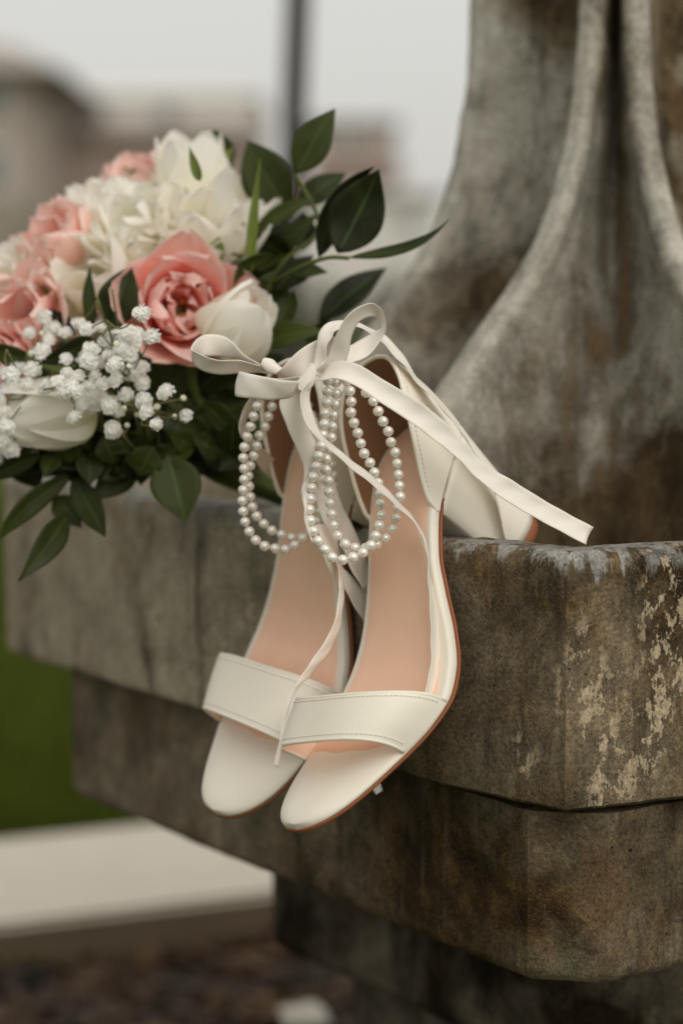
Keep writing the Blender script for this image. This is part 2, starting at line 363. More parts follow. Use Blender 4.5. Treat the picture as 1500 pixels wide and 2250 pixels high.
def chipm():
    g = N('bark_chip'); a = g.noise(g.pos(), 12, 2, .5); b = g.noise(g.pos(), 200, 3, .6); c = g.ramp(g.math('ADD', g.math('MULTIPLY', a, .6), g.math('MULTIPLY', b, .4)), [(.38, (.014, .008, .004)), (.54, (.06, .030, .012)), (.68, (.24, .13, .05))]); g.set(Base_Color=c, Roughness=.8); return g.m
M['chip'] = chipm()
tag(mesh_obj('mulch_bed', [(-1.6, .9, .004), (1.8, .9, .004), (1.8, 2.15, .004), (-1.6, 2.15, .004)], [(0, 1, 2, 3)], M['soil']), 'dark bark mulch bed around the fountain foot', 'mulch bed', kind='structure')
mb = MB()
for k in range(2600):
    y = random.uniform(1.45, 2.12); x = random.uniform(-.75, .45); a = random.uniform(0, 6.3); l, w_, t_ = random.uniform(.006, .022), random.uniform(.003, .009), random.uniform(.001, .004); ca, sa = math.cos(a), math.sin(a); tz = random.uniform(-.4, .4); z0 = .006 + random.random() * .014
    V = [(x + ca * i * l - sa * j * w_ * (1 - .3 * i), y + sa * i * l + ca * j * w_ * (1 - .3 * i), z0 + tz * i * l + k2 * t_) for k2 in (0, 1) for i, j in ((-1, -1), (1, -1), (1, 1), (-1, 1))]
    mb.add((V, [(0, 3, 2, 1), (4, 5, 6, 7), (0, 1, 5, 4), (1, 2, 6, 5), (2, 3, 7, 6), (3, 0, 4, 7)]))
tag(mesh_obj('bark_chips', mb.v, mb.f, M['chip'], None, False), 'loose brown bark chips scattered over the soil', 'bark chips', kind='stuff')
def palestone(name, a, b):
    g = N(name); p = g.pos(); m_ = g.noise(p, 14, 6, .65); f_ = g.noise(p, 300, 3, .6); c = g.mix(m_, a, b); c = g.mix(g.ramp(f_, [(.35, .3), (.5, 0.0)]), c, (.2, .17, .13)); g.set(Base_Color=c, Roughness=.8, Normal=g.bump(g.math('ADD', m_, f_), .3, .002)); return g.m
M['kerb'] = palestone('pale_kerb_stone', (.56, .51, .43), (.70, .655, .57))
def kerbside():
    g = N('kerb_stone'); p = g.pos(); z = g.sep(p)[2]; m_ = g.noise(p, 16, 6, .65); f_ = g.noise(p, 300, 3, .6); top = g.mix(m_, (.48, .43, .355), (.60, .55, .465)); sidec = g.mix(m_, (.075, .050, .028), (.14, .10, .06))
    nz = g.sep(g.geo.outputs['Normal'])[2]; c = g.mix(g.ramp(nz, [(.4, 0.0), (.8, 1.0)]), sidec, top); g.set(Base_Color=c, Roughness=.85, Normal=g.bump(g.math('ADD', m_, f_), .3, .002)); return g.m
KZ = .060
a = at_z(0, 2032, KZ); b = at_z(582, 1962, KZ); d = (b - a)[:2]; d /= np.linalg.norm(d); nn = np.array([-d[1], d[0]]); A0 = a[:2] - d * 1.2; B0 = a[:2] + d * 1.6; wk = ((at_z(0, 1842, KZ) - a)[:2] @ nn)
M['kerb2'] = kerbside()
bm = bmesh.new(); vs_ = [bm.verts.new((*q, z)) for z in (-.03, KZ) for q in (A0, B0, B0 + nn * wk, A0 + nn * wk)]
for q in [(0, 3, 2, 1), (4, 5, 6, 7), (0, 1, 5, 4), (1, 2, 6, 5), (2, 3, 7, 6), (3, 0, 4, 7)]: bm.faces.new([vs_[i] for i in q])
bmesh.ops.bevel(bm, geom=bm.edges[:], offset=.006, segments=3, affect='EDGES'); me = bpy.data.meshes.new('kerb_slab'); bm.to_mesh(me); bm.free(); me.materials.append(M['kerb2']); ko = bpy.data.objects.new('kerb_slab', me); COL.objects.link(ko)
tag(ko, 'long pale stone kerb slab with brown stained side lying between lawn and mulch', 'kerb')
def rock(name, c, r, mat, label, cat, seed):
    bm = bmesh.new(); bmesh.ops.create_icosphere(bm, subdivisions=3, radius=1)
    for v in bm.verts:
        q = v.co.copy(); v.co = Vector((q.x * r[0], q.y * r[1], q.z * r[2])) * (1 + .35 * noise.noise(q * 1.3 + Vector((seed, 0, 0))) + .08 * noise.noise(q * 5))
    me = bpy.data.meshes.new(name); bm.to_mesh(me); bm.free(); me.materials.append(mat); me.polygons.foreach_set('use_smooth', [True] * len(me.polygons)); o = bpy.data.objects.new(name, me); COL.objects.link(o); o.location = c; tag(o, label, cat)
p = at_z(670, 2232, .02); rock('pale_stone', (p[0], p[1], .016), (.024, .022, .014), M['kerb'], 'pale stone lying on the mulch beside the fountain foot', 'stone', 3)
wr = at_z(20, 2130, .0); weed = empty('weed', (wr[0], wr[1] - .03, 0)); tag(weed, 'small yellow green weed sprouting in front of the kerb slab', 'weed')
def weedm():
    g = N('weed_leaf'); g.set(Base_Color=g.mix(g.rnd(), (.16, .19, .03), (.28, .30, .05)), Roughness=.6); return g.m
M['weed'] = weedm()
for k in range(16):
    a = k * 2.4; l = random.uniform(.02, .05); c = np.array([wr[0], wr[1] - .03, .0]); u_ = np.array([math.cos(a), math.sin(a), 0]); v_ = np.array([-u_[1], u_[0], 0]); V = []
    for i in range(6):
        s_ = i / 5; w_ = .006 * math.sin(math.pi * (.1 + .85 * s_))
        for j in (-1, 0, 1): V.append(u_ * l * s_ + v_ * w_ * j + np.array([0, 0, .05 * s_ * (1.3 - .7 * s_) + .001 * abs(j)]))
    mesh_obj('leaf', V, grid_faces(6, 3), M['weed'], weed)

# ================================================================ SANDALS
S = .01 * .955
POSE = {'right': (np.array([[0.631, 0.5021, -0.5913], [-0.7457, 0.6027, -0.284], [0.2137, 0.6202, 0.7548]]), np.array([-0.0075, 1.0019, -0.2479]) * .955),
        'left': (np.array([[0.646, 0.5486, -0.5307], [-0.7564, 0.3666, -0.5417], [-0.1026, 0.7514, 0.6518]]), np.array([-0.0634, 1.1111, -0.2628]) * .955)}
XC = pl([-.8, .5, 2, 4, 7, 10, 13, 20.8], [-.95, -.92, -.80, -.48, -.06, .08, 0, 0])
HW = pl([-.8, -.72, -.5, -.1, .5, 1.2, 2.0, 3.0, 4, 5.5, 7, 8.5, 10, 11.5, 13, 14.5, 16, 17.5, 18.8, 19.7, 20.3, 20.6, 20.7],
        [0.0, .7, 1.25, 1.8, 2.32, 2.75, 3.1, 3.43, 3.7, 3.98, 4.1, 3.85, 3.35, 2.82, 2.48, 2.46, 2.6, 2.68, 2.45, 1.95, 1.25, .6, 0.0])
ZT = pl([-.8, 1, 3, 5, 7, 8.5, 10, 11.5, 13, 14.5, 16, 17.5, 19, 20.7], [1.12, .95, .88, .85, .98, 1.4, 2.3, 3.6, 5.0, 6.2, 7.1, 7.7, 8.0, 8.15])
YS = np.r_[-.8, -.785, -.75, -.69, -.6, -.48, -.3, -.1, .15, np.linspace(.4, 20, 80), 20.2, 20.35, 20.48, 20.57, 20.64, 20.68, 20.7]
def frame(y):
    h = .05; y = min(max(y, -.74), 20.6); dy = ZT(y + h) - ZT(y - h); L = math.hypot(2 * h, dy)
    return np.array([0, -dy / L, 2 * h / L])                       # normal of the footbed in the shoe's side plane
def make_sandal(which, label):
    sg = 1 if which == 'right' else -1
    R, t = POSE[which]
    root = empty('heeled_sandal'); mw = Matrix([[R[i][j] for j in range(3)] + [t[i]] for i in range(3)] + [[0, 0, 0, 1]])
    mw[2][3] += HC; root.matrix_world = mw
    tag(root, label, 'sandal', 'pair of bridal sandals hooked over the basin rim')
    def W(P): P = np.array(P, float) * S; P[:, 0] *= sg; return P
    def mk(name, V, Fc, mat, parent=root, smooth=True):
        return mesh_obj(name, W(V), [q[::-1] for q in Fc] if sg < 0 else Fc, mat, parent, smooth)
    # --- sole body, outsole
    def ringloft(off_top, thick, grow, yr, nseg=7, rad=.22, dome=0.0, push=0.0):
        V = []; per = None
        for y in yr:
            nv = frame(y); hw = max(HW(y) + grow * min(1, HW(y) / .6), .001); c = np.array([XC(y), y - push * math.exp(-(y + .8) / .3), ZT(y)]); prof_ = []
            rr = min(rad, thick / 2, hw * .6)
            for k in range(nseg): a = math.pi / 2 * k / (nseg - 1); prof_.append((hw - rr + rr * math.sin(a), off_top - rr + rr * math.cos(a)))
            for k in range(nseg): a = math.pi / 2 * k / (nseg - 1); prof_.append((hw - rr + rr * math.cos(a), off_top - thick + rr - rr * math.sin(a)))
            full = [(x, z) for x, z in prof_] + [(-x, z) for x, z in prof_[::-1]]
            # rows across the top
            top = [(-(hw - rr) + 2 * (hw - rr) * k / 8, off_top) for k in range(1, 8)]
            full = full + top; per = len(full)
            dish = .10 * math.exp(-((y - 17.5) / 3) ** 2) + .06 * math.exp(-((y - 6) / 3) ** 2)
            for i, (x, z) in enumerate(full):
                dz = -dish * (1 - (x / hw) ** 2) if z > off_top - thick * .4 else 0
                if dome: dz -= ((z - off_top) / thick + 1) * (dome * max(0, min(1, (8.0 - y) / 2.5)) * (abs(x / hw) ** 4 + math.exp(-(y + .8) / .45) * (1 - abs(x / hw) ** 4)) - dome * .25 * max(0, min(1, (6.0 - y) / 3)) * (1 - (x / hw) ** 2))
                V.append(c + np.array([x, 0, 0]) + nv * (z + dz))
        n = len(yr); Fc = [(a * per + i, (a + 1) * per + i, (a + 1) * per + (i + 1) % per, a * per + (i + 1) % per) for a in range(n - 1) for i in range(per)]
        Fc += [tuple(range(per)), tuple((n - 1) * per + i for i in range(per))[::-1]]
        return V, Fc
    mk('footbed', *ringloft(0, .60, 0, YS, dome=.34), M['cream'])
    mk('outsole', *ringloft(-.585, .16, .04, [y for y in YS if y < 15.4], 3, .06, push=.06), M['sole'])
    # --- blush insole sheet
    V = []; ny, nx = 90, 15; y0s = []
    for i in range(ny):
        for j in range(nx):
            k = -1 + 2 * j / (nx - 1); s_ = i / (ny - 1)
            yf = 3.75 + .55 * k * k + .06 * math.sin(k * 9 + sg); y = yf + (20.35 - yf) * s_
            hw = max(HW(y) - .30 - (.42 if k > 0 and sg > 0 else .14) * abs(k) ** 3 * math.exp(-((y - 8.8) / 2.6) ** 2), .02); nv = frame(y)
            dish = .10 * math.exp(-((y - 17.5) / 3) ** 2) + .06 * math.exp(-((y - 6) / 3) ** 2)
            ed = .055 * min(1, (1 - abs(k)) / .12) * min(1, s_ / .012 if s_ < .5 else (1 - s_) / .012)
            dm = -.34 * max(0, min(1, (8.0 - y) / 2.5)) * abs(k * hw / HW(y)) ** 4 + .085 * max(0, min(1, (6.0 - y) / 3)) * (1 - (k * hw / HW(y)) ** 2)
            V.append(np.array([XC(y) + k * hw, y, ZT(y)]) + nv * (-dish * (1 - k * k * .8) + ed - .005 + dm))
    mk('insole', V, [q[::-1] for q in grid_faces(ny, nx)], M['tan'])
    # --- block heel
    def heel(z0f, z1f, rows, shrink0, shrink1):
        V = []; base = []
        for y in np.r_[15.0, 15.8, 16.6, 17.4, 18.2, 19, 19.6, 20.0, 20.3, 20.5, 20.6, 20.66]: base.append((HW(y), y))
        base = base + [(0, 20.7)] + [(-x, y) for x, y in base[::-1]]
        nb = len(base); br = 11
        for r_ in range(rows):
            s_ = r_ / (rows - 1)
            for x, y in base + [(HW(15) * (1 - 2 * (k + 1) / (br + 1)) * -1, 15.0) for k in range(br)]:
                zt = ZT(y) - .75; z = zt + (z1f - zt) * (z0f + (1 - z0f) * s_) if True else 0
                q = (zt - z) / max(zt, .01)                       # 0 at seat, 1 at the floor
                sc = 1 - .10 * q ** .8; yy = 18.2 + (y - 18.2) * (1 - .14 * q ** .8) + .55 * q
                if y < 15.01: yy += .16 * (1 - (x / HW(15)) ** 2) + .9 * q * (1 - q)
                V.append((x * sc, yy, z))
        per = nb + br; Fc = [(a * per + i, (a + 1) * per + i, (a + 1) * per + (i + 1) % per, a * per + (i + 1) % per) for a in range(rows - 1) for i in range(per)]
        Fc += [tuple(range(per)), tuple((rows - 1) * per + i for i in range(per))[::-1]]
        return V, Fc
    hb = mk('block_heel', *heel(0, 1.02, 16, 0, 0), M['cream'])
    V, Fc = heel(0, 0.4, 2, 0, 0); n_ = len(V) // 2
    bot = V[n_:]; cxy = np.mean(np.array(bot), 0)
    ringz = [(1.01, .985), (.98, 1.0), (.45, .99), (.4, .96)]; V2 = []
    for z, k in ringz:
        for x, y, _ in bot: V2.append((cxy[0] + (x - cxy[0]) * k, cxy[1] + (y - cxy[1]) * k, z))
    Fc = [(a * n_ + i, (a + 1) * n_ + i, (a + 1) * n_ + (i + 1) % n_, a * n_ + (i + 1) % n_) for a in range(3) for i in range(n_)] + [tuple(range(n_)), tuple(3 * n_ + i for i in range(n_))[::-1]]
    mk('heel_tip', V2, Fc, M['sole'], hb)
    # --- heel counter
    basep = []
    for y in np.r_[np.linspace(14.9, 19, 18), 19.4, 19.8, 20.1, 20.3, 20.45, 20.56, 20.64, 20.68]: basep.append((HW(y) + .04, y))
    basep = basep + [(0, 20.74)] + [(-x, y) for x, y in basep[::-1]]
    HH = pl([14.9, 15.2, 16, 17.5, 19, 20, 20.74], [.25, .75, 1.55, 2.75, 3.75, 4.25, 4.42])
    nb, nh = len(basep), 12
    def cpt(i, b, off):
        x, y = basep[i]; q = b * HH(y) / 4.4; rad = np.array([x / 2.6, max(0, (y - 18.2)) / 2.5]); rl = np.linalg.norm(rad) + 1e-9; rad /= rl
        bul = .26 * math.sin(min(q, 1) * math.pi * .75); lean = -.55 * q * q
        fx = x + rad[0] * (bul * .4 + off) - x * .10 * q; fy = y + rad[1] * (bul + off) + (lean if y > 17 else lean * max(0, (y - 15) / 2)) - .45 * q * HH(y) * .25
        return (fx, fy, ZT(y) - .55 + b * (HH(y) + .55))
    outer = [cpt(i, j / (nh - 1), .0) for i in range(nb) for j in range(nh)]
    ctr = mk('heel_counter', outer, grid_faces(nb, nh), M['cream'])
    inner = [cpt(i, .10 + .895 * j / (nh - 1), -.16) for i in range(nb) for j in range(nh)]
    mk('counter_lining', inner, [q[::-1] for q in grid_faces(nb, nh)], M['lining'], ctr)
    rim = [np.array(cpt(0, b, -.08)) for b in np.linspace(.1, .9, 6)] + [np.array(cpt(i, 1.0, -.08)) for i in range(nb)] + [np.array(cpt(nb - 1, b, -.08)) for b in np.linspace(.9, .1, 6)]
    mk('counter_binding', *tube(crom(rim, 2), .115, 8), M['piping'], ctr)
    def stitches(path, name, parent, gap=.06, ln=.17, r=.026):
        path = crom(path, 6); d = np.r_[0, np.cumsum(np.linalg.norm(np.diff(path, axis=0), axis=1))]; mb = MB(); p = 0
        while p + ln < d[-1]:
            qs = [p, p + ln * .2, p + ln * .5, p + ln * .8, p + ln]; P = np.array([[np.interp(q, d, path[:, k]) for k in range(3)] for q in qs])
            mb.add(tube(P, [r * .4, r, r, r, r * .4], 5)); p += ln + gap
        mk(name, mb.v, mb.f, M['thread'], parent)
    stitches([np.array(cpt(i, 1 - .26 / (HH(basep[i][1]) + .55), .025)) for i in range(1, nb - 1)], 'stitching', ctr)
    # --- toe strap
    def strap(phi, s_, off):
        # phi 0..pi from right edge over the arch to left edge; s_ 0 front .. 1 back
        cx, sx = math.cos(phi), math.sin(phi)
        yb = 3.85 + 3.3 * s_; arc = sx ** 1.0
        y = yb - (1.0 + .85 * s_) * arc * (1.08 if sg > 0 else .35) - .25 * cx * s_
        hwv = HW(yb) + .13 + off; H = (2.0 + .45 * s_) * (1.0 if sg > 0 else 1.1) + off
        x = XC(yb) * 1.0 + hwv * math.copysign(abs(cx) ** .62, cx); z = ZT(yb) - .35 + (H + .35) * sx ** .72
        z += .07 * (1 - (2 * s_ - 1) ** 2) * arc
        if sg > 0: lw_ = arc * (.5 - .5 * cx) * (.4 + .6 * s_); z += .75 * lw_; y -= .95 * lw_          # the strap sags over to the inner side
        return np.array([x, y, z])
    nphi, nsr = 44, 12; ph = np.linspace(0.0, math.pi, nphi)
    O = [strap(p, j / (nsr - 1), 0) for p in ph for j in range(nsr)]
    st = mk('toe_strap', O, [q[::-1] for q in grid_faces(nphi, nsr)], M['cream'])
    I = [strap(p, j / (nsr - 1), -.15) for p in ph for j in range(nsr)]
    mk('strap_lining', I, grid_faces(nphi, nsr), M['strap_lining'], st)
    for s_ in (0.0, 1.0):
        mk('strap_binding', *tube([strap(p, s_, -.075) for p in ph], .10, 8), M['piping'], st)
        stitches([strap(p, .085 if s_ == 0 else .915, .02) for p in ph[1:-1]], 'stitching', st)
    return root
right = make_sandal('right', 'ivory block heel sandal whose toe strap overlaps the other sandal, brown heel tip showing')
left = make_sandal('left', 'ivory block heel sandal partly hidden behind its partner, beside the bouquet')

# ================================================================ RIBBONS AND PEARLS (tied on the sandals)
def Z1(x, y): return 400 + x / 3.0, 640 + y / 3.0
def Z2(x, y): return 680 + x / 2.344, 640 + y / 2.344
def Z3(x, y): return 400 + x / 2.419, 1200 + y / 2.419
RW = .0108
def into(o, root):
    o.parent = root; o.matrix_parent_inverse = root.matrix_world.inverted(); return o
def ribbon(name, root, zf, rows, sgn=1.0, curl=.0005, width=RW):
    """rows: (ax, ay, bx, by, depth): the two selvedges; the missing width runs in depth"""
    A = []; B = []
    for r_ in rows:
        ax, ay, bx, by, dp = r_[:5]; sg = r_[5] if len(r_) > 5 else sgn
        a = zf(ax, ay); b = zf(bx, by); ws = math.hypot(a[0] - b[0], a[1] - b[1]) / F * dp
        d = math.sqrt(max(0, width ** 2 - ws ** 2)) * .92 * sg
        A.append(at(a[0], a[1], dp - d / 2)); B.append(at(b[0], b[1], dp + d / 2))
    A = crom(A, 9); B = crom(B, 9); mid = (A + B) / 2; u = np.r_[0, np.cumsum(np.linalg.norm(np.diff(mid, axis=0), axis=1))]
    t = np.gradient(mid, axis=0); nt_ = 9; V = []; uu = []; vv = []
    for i in range(len(A)):
        nn = np.cross(t[i], B[i] - A[i]); nn /= np.linalg.norm(nn) + 1e-12
        for k in range(nt_):
            q = k / (nt_ - 1); V.append(A[i] + (B[i] - A[i]) * q + nn * curl * (4 * q * (1 - q)) + nn * .00018 * math.sin(u[i] * 420 + q * 5)); uu.append(u[i]); vv.append(q)
    o = mesh_obj(name, V, grid_faces(len(A), nt_), M['satin'], None, True, {'u': uu, 'v': vv}); into(o, root)
    m = o.modifiers.new('thickness', 'SOLIDIFY'); m.thickness = .00028; m.offset = 0
    return o
def knot(root, px, py, dp, ang, rad, wid, squash=.8):
    """a short band wound over the crossing, with the tucked-in core"""
    c = at(px, py, dp); ca, sa = math.cos(ang), math.sin(ang); wx = RT * ca + UP * sa; ux = -RT * sa + UP * ca; V = []; uu = []; vv = []; n = 40; nt_ = 11
    for i in range(n):
        th = 2 * math.pi * i / n
        for k in range(nt_):
            q = k / (nt_ - 1); bul = 1 - .30 * (2 * q - 1) ** 2 + .05 * math.sin(th * 3 + q * 9)
            V.append(c + wx * wid * (q - .5) * (1 + .18 * math.sin(th)) + (ux * math.cos(th) + (-FW) * math.sin(th) * squash) * rad * bul + ux * .0006 * math.sin(q * 6 + th)); uu.append(th * rad); vv.append(q)
    o = mesh_obj('ribbon_knot', V, grid_faces(n, nt_, True), M['satin'], None, True, {'u': uu, 'v': vv}); into(o, root)
    V = []; n, m = 16, 12
    for i in range(n):
        for j in range(m):
            th = 2 * math.pi * i / n; ph = math.pi * (j + .5) / m
            V.append(c + wx * wid * .56 * math.cos(ph) + (ux * math.cos(th) - FW * math.sin(th) * squash) * rad * .84 * math.sin(ph))
    o = mesh_obj('knot_core', V, grid_faces(n, m, True), M['satin'], None, True, {'u': [0] * len(V), 'v': [.5] * len(V)}); into(o, root)
# --- bow of the right sandal
DK = 1.0
ribbon('ribbon_loop', right, Z1, [(805, 560, 800, 628, DK), (770, 588, 745, 682, DK - .004), (700, 592, 690, 706, DK - .008), (560, 568, 560, 716, DK - .008), (430, 545, 410, 702, DK - .004),
    (378, 536, 352, 690, DK + .003), (392, 530, 372, 676, DK + .010), (470, 548, 455, 700, DK + .015), (620, 575, 615, 716, DK + .014), (800, 560, 800, 640, DK + .006)])
ribbon('ribbon_loop', right, Z1, [(870, 520, 960, 560, DK), (940, 470, 1050, 520, DK - .002), (972, 400, 1096, 400, DK - .004), (1010, 300, 1118, 300, DK - .007), (1062, 195, 1152, 215, DK - .008), (1150, 112, 1200, 182, DK - .006),
    (1245, 78, 1252, 165, DK - .001), (1320, 130, 1300, 182, DK + .006), (1340, 215, 1316, 240, DK + .012), (1322, 298, 1262, 268, DK + .014), (1230, 420, 1150, 335, DK + .012), (1090, 480, 1030, 395, DK + .008), (930, 540, 900, 480, DK + .004)])
ribbon('ribbon_tail', right, Z1, [(850, 545, 905, 560, DK + .004), (868, 470, 955, 480, DK + .012), (882, 370, 950, 360, DK + .014), (905, 270, 985, 300, DK + .017), (965, 205, 1010, 262, DK + .02), (1060, 190, 1072, 238, DK + .022), (1160, 208, 1150, 235, DK + .023),
    (1260, 252, 1235, 272, DK + .023), (1345, 298, 1318, 338, DK + .023), (1430, 385, 1392, 420, DK + .022), (1500, 490, 1475, 505, DK + .020), (1562, 590, 1545, 600, DK + .019), (1655, 690, 1648, 700, DK + .016), (1760, 815, 1752, 822, DK + .016), (1850, 930, 1842, 934, DK + .015),
    (1945, 1090, 1940, 1093, DK + .019), (2030, 1235, 2026, 1238, DK + .024), (2075, 1370, 2070, 1372, DK + .028), (2120, 1560, 2112, 1562, DK + .031), (2140, 1640, 2132, 1640, DK + .034)], -1)
ribbon('ribbon_tail', right, Z2, [(38, 405, 40, 462, DK), (90, 378, 75, 455, DK - .006), (170, 356, 150, 452, DK - .011), (260, 382, 245, 492, DK - .014), (400, 468, 375, 580, DK - .017), (550, 558, 515, 672, DK - .018), (690, 668, 640, 765, DK - .015), (800, 785, 750, 850, DK - .010),
    (905, 892, 855, 958, DK - .004), (1040, 972, 990, 1065, DK + .001), (1180, 1060, 1140, 1155, DK + .005), (1310, 1135, 1270, 1225, DK + .009), (1460, 1215, 1420, 1305, DK + .013)], -1, .0012)
ribbon('ribbon_tail', right, Z1, [(800, 600, 860, 620, DK - .003), (720, 650, 820, 660, DK - .002), (640, 735, 775, 720, DK - .003), (690, 890, 815, 840, DK), (745, 1020, 858, 950, DK + .004), (798, 1150, 905, 1045, DK + .007), (800, 1240, 885, 1130, DK + .008), (785, 1330, 858, 1210, DK + .006),
    (805, 1440, 838, 1350, DK), (812, 1530, 830, 1460, DK), (850, 1640, 895, 1620, DK + .002), (915, 1730, 965, 1700, DK + .006), (985, 1870, 1030, 1810, DK + .014), (1035, 1960, 1065, 1930, DK + .018)], 1)
ribbon('ribbon_tail', right, Z1, [(885, 590, 845, 585, DK - .004), (850, 640, 790, 660, DK - .008), (840, 720, 780, 740, DK - .010), (870, 820, 800, 830, DK - .011), (905, 925, 860, 935, DK - .012), (985, 1005, 950, 1020, DK - .013), (1120, 1115, 1095, 1150, DK - .013),
    (1290, 1248, 1265, 1285, DK - .010), (1425, 1385, 1405, 1408, DK - .006), (1520, 1490, 1508, 1503, DK - .004), (1590, 1600, 1578, 1604, DK - .004), (1622, 1720, 1612, 1722, DK - .006)], -1)
ribbon('ribbon_tail', right, Z3, [(1268, -62, 1258, -60, DK - .004), (1306, 30, 1299, 30, DK - .006), (1318, 150, 1306, 150, DK - .007), (1356, 320, 1316, 320, DK - .012), (1370, 480, 1322, 480, DK - .017), (1374, 600, 1322, 600, DK - .021), (1370, 690, 1312, 680, DK - .025), (1346, 790, 1286, 785, DK - .030), (1330, 830, 1272, 822, DK - .031)], -1)
ribbon('ribbon_tail', right, Z3, [(700, -110, 760, -120, DK + .012), (775, 20, 815, 0, DK + .012), (828, 110, 846, 105, DK + .010), (833, 230, 858, 230, DK + .004), (822, 340, 852, 345, DK), (790, 450, 830, 455, DK - .004), (722, 560, 775, 570, DK - .01), (640, 680, 672, 695, DK - .022), (585, 770, 606, 772, DK - .036), (550, 870, 566, 872, DK - .042),
    (526, 990, 540, 995, DK - .044), (508, 1080, 520, 1090, DK - .045), (488, 1165, 510, 1180, DK - .045)], 1)
knot(right, 677, 830, DK - .006, 1.15, .0032, .0115, .7)
# --- bow of the left sandal
DL = 1.034
ribbon('ribbon_loop', left, Z1, [(555, 490, 560, 545, DL), (500, 470, 490, 505, DL), (425, 432, 400, 452, DL + .004), (350, 352, 320, 440, DL + .010), (270, 294, 235, 430, DL + .014), (165, 284, 140, 430, DL + .013), (90, 322, 84, 455, DL + .007), (60, 375, 80, 480, DL),
    (85, 398, 100, 498, DL - .006), (150, 428, 160, 535, DL - .010), (260, 456, 260, 547, DL - .011), (390, 456, 390, 542, DL - .009), (480, 485, 490, 535, DL - .005), (570, 510, 570, 550, DL)])
ribbon('ribbon_loop', left, Z1, [(620, 545, 640, 590, DL - .006), (650, 515, 700, 590, DL - .010), (760, 400, 800, 560, DL - .012), (880, 325, 880, 490, DL - .008), (985, 293, 965, 420, DL), (1010, 330, 1000, 400, DL + .006), (930, 380, 930, 500, DL + .008), (760, 470, 780, 600, DL + .004), (640, 540, 650, 600, DL)])
ribbon('ribbon_tail', left, Z1, [(545, 560, 590, 590, DL), (470, 660, 545, 690, DL + .01), (410, 770, 470, 780, DL + .016), (374, 880, 420, 870, DL + .018), (385, 950, 440, 940, DL + .02), (430, 1020, 520, 1020, DL + .032), (510, 1165, 610, 1110, DL + .056), (620, 1262, 700, 1200, DL + .075), (700, 1322, 770, 1262, DL + .080)], 1)
ribbon('ribbon_tail', left, Z1, [(610, 580, 660, 590, DL), (760, 800, 850, 780, DL + .006), (850, 1000, 940, 960, DL + .010), (890, 1180, 985, 1180, DL + .012), (905, 1330, 1000, 1240, DL + .012), (960, 1430, 1040, 1370, DL + .012), (1010, 1560, 1110, 1520, DL + .012), (1060, 1700, 1178, 1660, DL + .012), (1120, 1850, 1232, 1830, DL + .012), (1200, 1960, 1280, 1930, DL + .014)], 1)
ribbon('ribbon_tail', left, Z3, [(905, 85, 955, 85, DL + .012), (935, 170, 985, 175, DL + .014), (970, 260, 1010, 262, DL + .018), (1005, 340, 1040, 345, DL + .022), (1040, 420, 1080, 425, DL + .026)], 1)
ribbon('ribbon_tail', left, Z3, [(740, 40, 850, 110, DL + .012), (850, 205, 925, 190, DL + .012), (920, 330, 985, 290, DL + .016), (1000, 450, 1060, 420, DL + .022), (1060, 540, 1110, 520, DL + .026)], 1)
ribbon('ribbon_tail', left, Z1, [(860, 1300, 900, 1290, DL - .004), (890, 1400, 965, 1320, DL - .006), (930, 1520, 1000, 1450, DL - .008), (975, 1650, 1022, 1600, DL - .008), (1010, 1770, 1032, 1760, DL - .006), (1030, 1850, 1050, 1850, DL - .002)], 1)
knot(left, 600, 808, DL - .008, -.5, .0029, .0105, .7)
ribbon('ribbon_tail', left, lambda x, y: (x, y), [(806, 1712, 826, 1700, 1.050), (816, 1730, 834, 1718, 1.049), (826, 1746, 840, 1737, 1.048)], 1, width=.0046)
# --- pearl strands
PR = .00258
pm = None
def strand(root, path, zf=Z1):
    """path rows: x, y, depth"""
    global pm
    P = crom([at(*zf(x, y), d) for x, y, d in path], 12); d = np.r_[0, np.cumsum(np.linalg.norm(np.diff(P, axis=0), axis=1))]
    V, Fc = tube(P[::4], .00035, 5); th = into(mesh_obj('pearl_strand', V, Fc, M['thread']), root)
    n = int(d[-1] / (2 * PR * .985))
    for k in range(n + 1):
        s_ = d[-1] * k / n; q = [np.interp(s_, d, P[:, j]) for j in range(3)]
        if pm is None:
            bm = bmesh.new(); bmesh.ops.create_uvsphere(bm, u_segments=20, v_segments=12, radius=PR)
            pm = bpy.data.meshes.new('pearl'); bm.to_mesh(pm); bm.free(); pm.materials.append(M['pearl']); pm.polygons.foreach_set('use_smooth', [True] * len(pm.polygons))
        o = bpy.data.objects.new('pearl', pm); COL.objects.link(o); o.parent = th
        o.matrix_parent_inverse = (root.matrix_world @ th.matrix_parent_inverse).inverted() if False else Matrix.Identity(4)
        o.location = q; o.rotation_euler = (random.uniform(-.5, .5), random.uniform(-.5, .5), random.uniform(0, 6)); k_ = random.uniform(.97, 1.03); o.scale = (k_, k_, k_ * random.uniform(.95, 1.0))
def dd(pts, d0, d1, d2):
    n = len(pts); m = n // 2
    return [(x, y, d0 + (d1 - d0) * min(1, i / m) if i <= m else d1 + (d2 - d1) * (i - m) / (n - 1 - m)) for i, (x, y) in enumerate(pts)]
